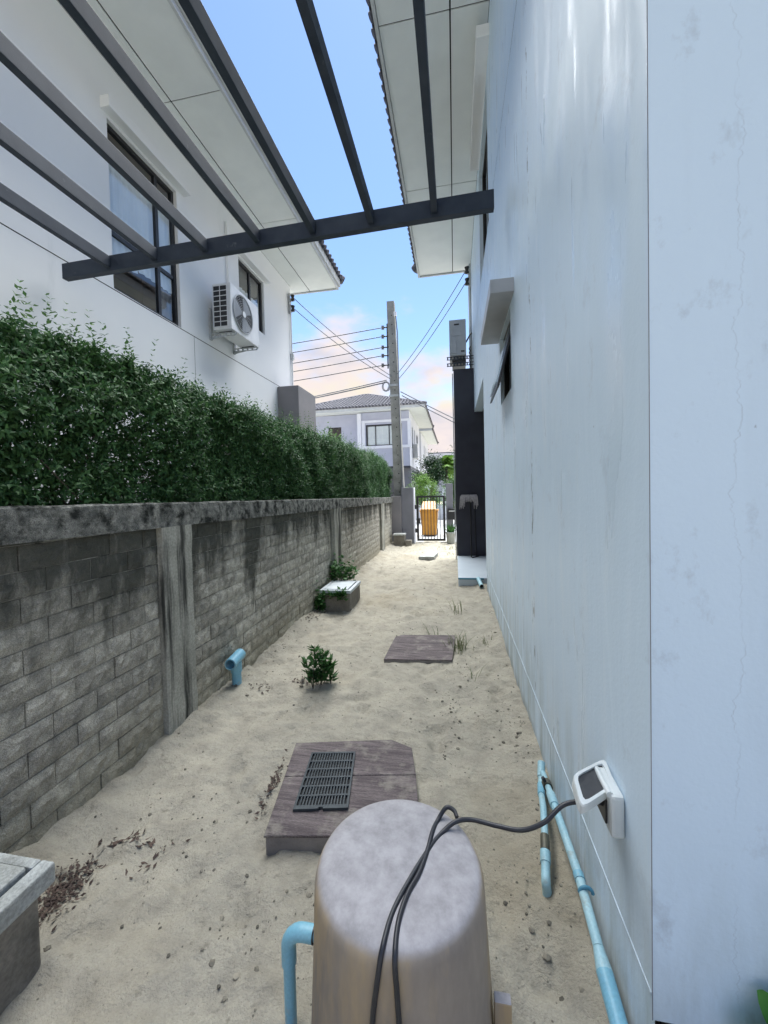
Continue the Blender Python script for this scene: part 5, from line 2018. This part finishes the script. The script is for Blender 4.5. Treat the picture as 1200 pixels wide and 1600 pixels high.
# ------------------------------------------------------------------ wall socket with raised cover
so = thing('wall_socket', 'white weatherproof socket with raised smoked lid on the right wall', 'socket', (XR, 1.2, 0.6))
m = MB()
m.bbox(XR - 0.036, XR - 0.001, 1.105, 1.225, 0.555, 0.672, 0.010)
m.build('back_box', 'socket_white', so)
MB().bbox(XR - 0.042, XR - 0.0365, 1.130, 1.20, 0.575, 0.640, 0.002).build('plug_face', 'frame_black', so)
lidc = [onz(893, 1212, 0.672), onz(945, 1186, 0.672), onz(962, 1230, 0.666), onz(908, 1266, 0.655)]


def lid_sheet(m, s0, s1, zoff0, zoff1, nn=8):
    """rounded square ring/plate between scale s0 and s1 of the lid quad"""
    c_ = sum(lidc, Vector((0, 0, 0))) / 4
    nrm = (lidc[1] - lidc[0]).cross(lidc[3] - lidc[0]).normalized()
    if nrm.z < 0:
        nrm = -nrm

    def rp(s_, off):
        out_ = []
        for i in range(32):
            a_ = 2 * math.pi * i / 32
            ca, sa = math.cos(a_), math.sin(a_)
            kk = 1 / (abs(ca) ** 7 + abs(sa) ** 7) ** (1 / 7)
            u, v_ = 0.5 + 0.5 * ca * kk * s_, 0.5 + 0.5 * sa * kk * s_
            p = lidc[0].lerp(lidc[1], u).lerp(lidc[3].lerp(lidc[2], u), v_)
            out_.append(p + nrm * off)
        return out_
    return rp


rp = lid_sheet(None, 0, 0, 0, 0)
o_t, o_b, i_t, i_b, o_m = rp(0.97, 0.006), rp(1.0, -0.022), rp(0.78, 0.006), rp(0.76, -0.002), rp(1.0, 0.001)
m = MB()
n = 32
ring = lambda a_, b2: m.add(list(a_) + list(b2), [(i, (i + 1) % n, n + (i + 1) % n, n + i) for i in range(n)], True)
ring(o_t, i_t)
ring(i_t, i_b)
ring(o_t, o_m)
ring(o_m, o_b)
ring(o_b, rp(0.9, -0.020))
m.build('lid_frame', 'socket_white', so)
m = MB()
m.add(rp(0.79, 0.0), [tuple(range(32))])
m.build('lid_window', 'socket_smoke', so)
MB().tube([(XR - 0.035, 1.115, 0.668), (XR - 0.035, 1.215, 0.668)], 0.009, 8).build('hinge', 'socket_white', so)
MB().tube(smooth_path([A[0] + Vector((0.004, 0, 0)), (0.375, 1.160, 0.618), (0.390, 1.165, 0.610)]), 0.011, 8).build('plug', 'cable_black', so)

# ------------------------------------------------------------------ blue water pipes at the foot of the right wall
wp = thing('water_pipe', 'long pale blue water pipe running along the foot of the right wall', 'pipe', (0.39, 1.5, 0.15))
q0, q1, q2, q3 = onx(848, 1208, 0.385), onx(862, 1245, 0.385), onx(905, 1370, 0.385), onx(935, 1480, 0.385)
q4, q5 = onx(945, 1520, 0.385), onx(978, 1640, 0.385)
MB().tube([q1, q2, q3], 0.0150, 14).build('pipe', 'pvc_pale', wp)
MB().tube([q3, q4], [0.0150, 0.0225], 14).build('reducer', 'pvc_pale', wp)
MB().tube([q4, q5], 0.0225, 14).build('pipe', 'pvc_blue', wp)
MB().tube([q2.lerp(q1, 0.03), q2.lerp(q3, 0.06)], 0.0172, 14).build('coupling', 'pvc_blue', wp)
MB().tube([q1.lerp(q0, 0.1), q1.lerp(q2, 0.14)], 0.0185, 14).build('coupling', 'pvc_pale', wp)
MB().tube([q0, q1], 0.0135, 12).build('pipe', 'pvc_pale', wp)
MB().tube([q0.lerp(q1, 0.42), q0.lerp(q1, 0.62)], 0.021, 10).build('valve', 'brass_old', wp)
vq = q0.lerp(q1, 0.55)
MB().tube([vq, vq + Vector((-0.02, 0, 0.035))], 0.008, 8).build('valve_stem', 'frame_black', wp)
cq = q2.lerp(q3, 0.25)
MB().tube([cq + Vector((0.020 * math.cos(a_ * 0.35) + 0.008, 0, 0.019 * math.sin(a_ * 0.35))) for a_ in range(10)], 0.006, 6).build('clip', 'pvc_deep', wp)

wb = thing('branch_pipe', 'short pale blue branch pipe with brass joint beside the long pipe', 'pipe', (0.33, 1.5, 0.05))
b0 = onx(846, 1195, 0.40)
b1 = onx(845, 1235, 0.37)
b2_ = onz(849, 1262, 0.13)
b3 = onz(851, 1300, 0.11)
b4 = onz(852, 1330, 0.095)
b5 = onz(853, 1378, 0.065)
b6 = onz(856, 1405, 0.005)
MB().tube([b0, b1, b2_, b3, b4], 0.0135, 12).build('pipe', 'pvc_pale', wb)
MB().tube([b3.lerp(b4, 0.2), b4.lerp(b3, 0.02)], 0.0172, 12).build('brass_joint', 'brass_old', wb)
MB().tube([b4, b4.lerp(b5, 0.4)], 0.019, 14).build('coupling', 'pvc_pale', wb)
MB().tube(smooth_path([b4.lerp(b5, 0.3), b4.lerp(b5, 0.7), b5, b5.lerp(b6, 0.6), b6 + Vector((0, 0, -0.05))]), 0.0160, 14).build('elbow', 'pvc_pale', wb)
MB().tube([b0 + Vector((0, 0.0, 0.012)), b0.lerp(b1, 0.5)], 0.0175, 12).build('cap', 'pvc_pale', wb)
MB().tube([b1.lerp(b0, 0.2), b1.lerp(b2_, 0.3)], 0.0165, 12).build('coupling', 'pvc_blue', wb)

# ------------------------------------------------------------------ porch odds: blue edge strip, pipe stub, mop
st = MB().box(0.028, 0.42, 6.215, 6.228, 0.078, 0.102).build('edge_strip', 'pvc_deep')
tag(st, 'blue strip along the near edge of the pale porch step', 'strip')
ps = thing('pipe_stub', 'pale blue pipe stub sticking out at the porch step corner', 'pipe', (0.35, 6.1, 0.04))
m = MB().tube([(0.335, 6.24, 0.09), (0.37, 5.98, 0.035)], 0.032, 14, False)
m.tube([(0.37, 5.98, 0.035), (0.3703, 5.978, 0.0346)], [0.032, 0.026], 14, False)
m.build('pipe', 'pvc_pale', ps)
MB().tube([(0.3695, 5.985, 0.036), (0.3693, 5.987, 0.0362)], [0.027, 0.001], 14, False).build('bore', 'dark_gap', ps)
mo = thing('mop', 'upturned grey string mop leaning against the charcoal wing wall', 'mop', (0.32, 8.15, 0.1))
MB().tube([(0.31, 8.10, 0.11), (0.315, 8.24, 1.33)], 0.013, 8).build('handle', 'frame_black', mo)
MB().bbox(0.19, 0.42, 8.215, 8.275, 1.30, 1.335, 0.006).build('head', 'frame_black', mo)
ml = MB()
for i in range(46):
    x = 0.14 + 0.30 * i / 45 + random.gauss(0, 0.004)
    dz = random.uniform(0.10, 0.20) * (1.35 if (i < 12 or i > 34) else 0.6)
    xo = (x - 0.31) * 0.25
    ml.tube([(x - xo, 8.285, 1.325), (x, 8.25, 1.375), (x + xo * 0.6, 8.20, 1.34), (x + xo, 8.19, 1.34 - dz)], 0.0075, 5)
ml.build('strings', 'mop_fibre', mo)
br_ = MB().tube([(0.13 + 0.28, 8.15, 0.11), (0.40, 8.285, 1.15)], 0.010, 6).build('broom_handle', 'frame_black')
tag(br_, 'thin dark stick leaning beside the mop on the charcoal wall', 'stick')
dr = MB().tube([(0.32, 8.02, 0.112), (0.46, 8.2, 0.115)], 0.011, 6).build('rod', 'frame_black')
tag(dr, 'short dark rod lying on the porch floor by the mop', 'rod')
dp = MB().tube([(0.005, 8.33, 0.02), (0.0, 8.33, 3.9)], 0.012, 6).build('earth_conduit', 'fascia')
tag(dp, 'thin pale conduit running up the edge of the charcoal wall', 'conduit')

# broad green plant in the near right corner
bp_ = thing('broad_leaf_plant', 'broad bright green leaf at the bottom right corner by the white wall', 'plant', (0.74, 0.90, 0.232))
for (tip, bend, wd) in ((ony(1152, 1612, 0.93), 0.03, 0.15), (ony(1186, 1546, 0.95), 0.02, 0.08), ((0.78, 0.80, 0.42), 0.06, 0.11), ((0.80, 0.95, 0.36), 0.05, 0.10)):
    a_, b2 = Vector((0.72, 0.90, 0.235)), Vector(tip)
    sd_ = (b2 - a_).cross(Vector((0, 1, 0.3))).normalized() * wd * 0.5
    vs, fs = [], []
    nn = 8
    for i in range(nn + 1):
        t_ = i / nn
        c_ = a_.lerp(b2, t_) + Vector((0, 0, bend * math.sin(math.pi * t_)))
        w_ = math.sin(math.pi * min(1, t_ * 0.92 + 0.06)) ** 0.7
        vs += [c_ - sd_ * w_ + Vector((0, -0.012 * w_, 0.008 * w_)), c_, c_ + sd_ * w_ + Vector((0, -0.012 * w_, 0.008 * w_))]
    for i in range(nn):
        for q in range(2):
            fs.append((i * 3 + q, i * 3 + q + 1, i * 3 + q + 4, i * 3 + q + 3))
    MB().add(vs, fs, True).build('leaf', 'broad_leaf', bp_)
MB().tube([(0.72, 0.90, 0.232), (0.725, 0.90, 0.27)], 0.012, 8).build('stem', 'plant_leaf', bp_)


# ------------------------------------------------------------------ litter on the sand
def stones():
    n = 1000
    x = rng.uniform(XL + 0.06, XR - 0.03, n)
    y = 0.75 + (rng.uniform(0, 1, n) ** 1.5) * 9.5
    # crumbs gather in drifts
    for cx_, cy_, sx_, sy_, k_ in ((0.0, 2.6, 0.18, 0.16, 170), (-0.15, 2.15, 0.10, 0.10, 90), (0.33, 2.4, 0.05, 0.7, 160), (-1.3, 1.55, 0.18, 0.2, 120), (-0.7, 1.15, 0.16, 0.12, 110), (-1.2, 3.0, 0.25, 0.3, 160), (-0.3, 4.6, 0.45, 0.6, 260), (0.2, 1.4, 0.1, 0.15, 90), (-1.66, 3.8, 0.05, 0.7, 120), (0.1, 3.3, 0.12, 0.3, 140)):
        x = np.concatenate([x, rng.normal(cx_, sx_, k_)])
        y = np.concatenate([y, rng.normal(cy_, sy_, k_)])
    x = np.clip(x, XL + 0.05, XR - 0.03)
    n = len(x)
    m = MB()
    ico = bmesh.new()
    bmesh.ops.create_icosphere(ico, subdivisions=1, radius=1)
    iv = np.array([q.co[:] for q in ico.verts])
    fi = [[q.index for q in f.verts] for f in ico.faces]
    ico.free()
    z = sand_height(x, y)
    for i in range(n):
        if -0.95 < x[i] < -0.14 and 1.4 < y[i] < 2.2:
            continue
        s_ = float(rng.gamma(1.2, 0.0021)) + 0.001
        s_ = min(s_, 0.022)
        v = iv * rng.uniform(0.6, 1.25, iv.shape) * s_ * np.array([1, 1, 0.6]) + np.array([x[i], y[i], z[i] + s_ * 0.15])
        m.add(v.tolist(), fi)
    o = m.build('pebbles', 'clod')
    tag(o, 'small dark pebbles and clods scattered over the sand', 'pebbles', None, 'stuff')


stones()


def litter(name, label, cx, cy, sx_, sy_, n, ln, ang=0.0):
    a_ = rng.normal(size=(n, 2)) * [sx_, sy_]
    ca, sa = math.cos(ang), math.sin(ang)
    x = cx + a_[:, 0] * ca - a_[:, 1] * sa
    y = cy + a_[:, 0] * sa + a_[:, 1] * ca
    z = sand_height(x, y) + rng.uniform(0.002, 0.014, n)
    t = thing(name, label, 'dead leaves', (cx, cy, 0))
    scatter_leaves('leaves', 'dead_leaf', np.stack([x, y, z], -1), rotmats(n, -0.25, 0.35), rng.uniform(0.6, 1.2, n) * ln, t, 1.0, 0.45)


litter('leaf_litter', 'dark heap of dead leaves beside the catch basin', -1.49, 1.19, 0.035, 0.07, 420, 0.020, 0.1)
p = onz(205, 1312)
litter('leaf_litter', 'small curl of dead leaves on the open sand right of the wall', p.x, p.y, 0.05, 0.012, 36, 0.034, 0.2)
p = onz(232, 1345)
litter('leaf_litter', 'few dead leaves between leaf curl and catch basin', p.x, p.y, 0.06, 0.02, 16, 0.028, 0.9)
p = onz(425, 1235)
litter('leaf_litter', 'dark litter strip along the left edge of the large drain cover', p.x - 0.01, p.y + 0.03, 0.012, 0.11, 80, 0.026, 0.15)
p = onz(405, 1078)
litter('leaf_litter', 'dead leaves near the blue standpipe', p.x, p.y, 0.06, 0.03, 22, 0.03, 0.0)
p = onz(470, 1073)
litter('leaf_litter', 'dead leaves left of the seedling stem', p.x, p.y, 0.06, 0.02, 30, 0.028, 0.0)
p = onz(495, 965)
litter('leaf_litter', 'dark leaves along the wall foot before the meter box', p.x - 0.03, p.y, 0.05, 0.22, 60, 0.035, 0.0)
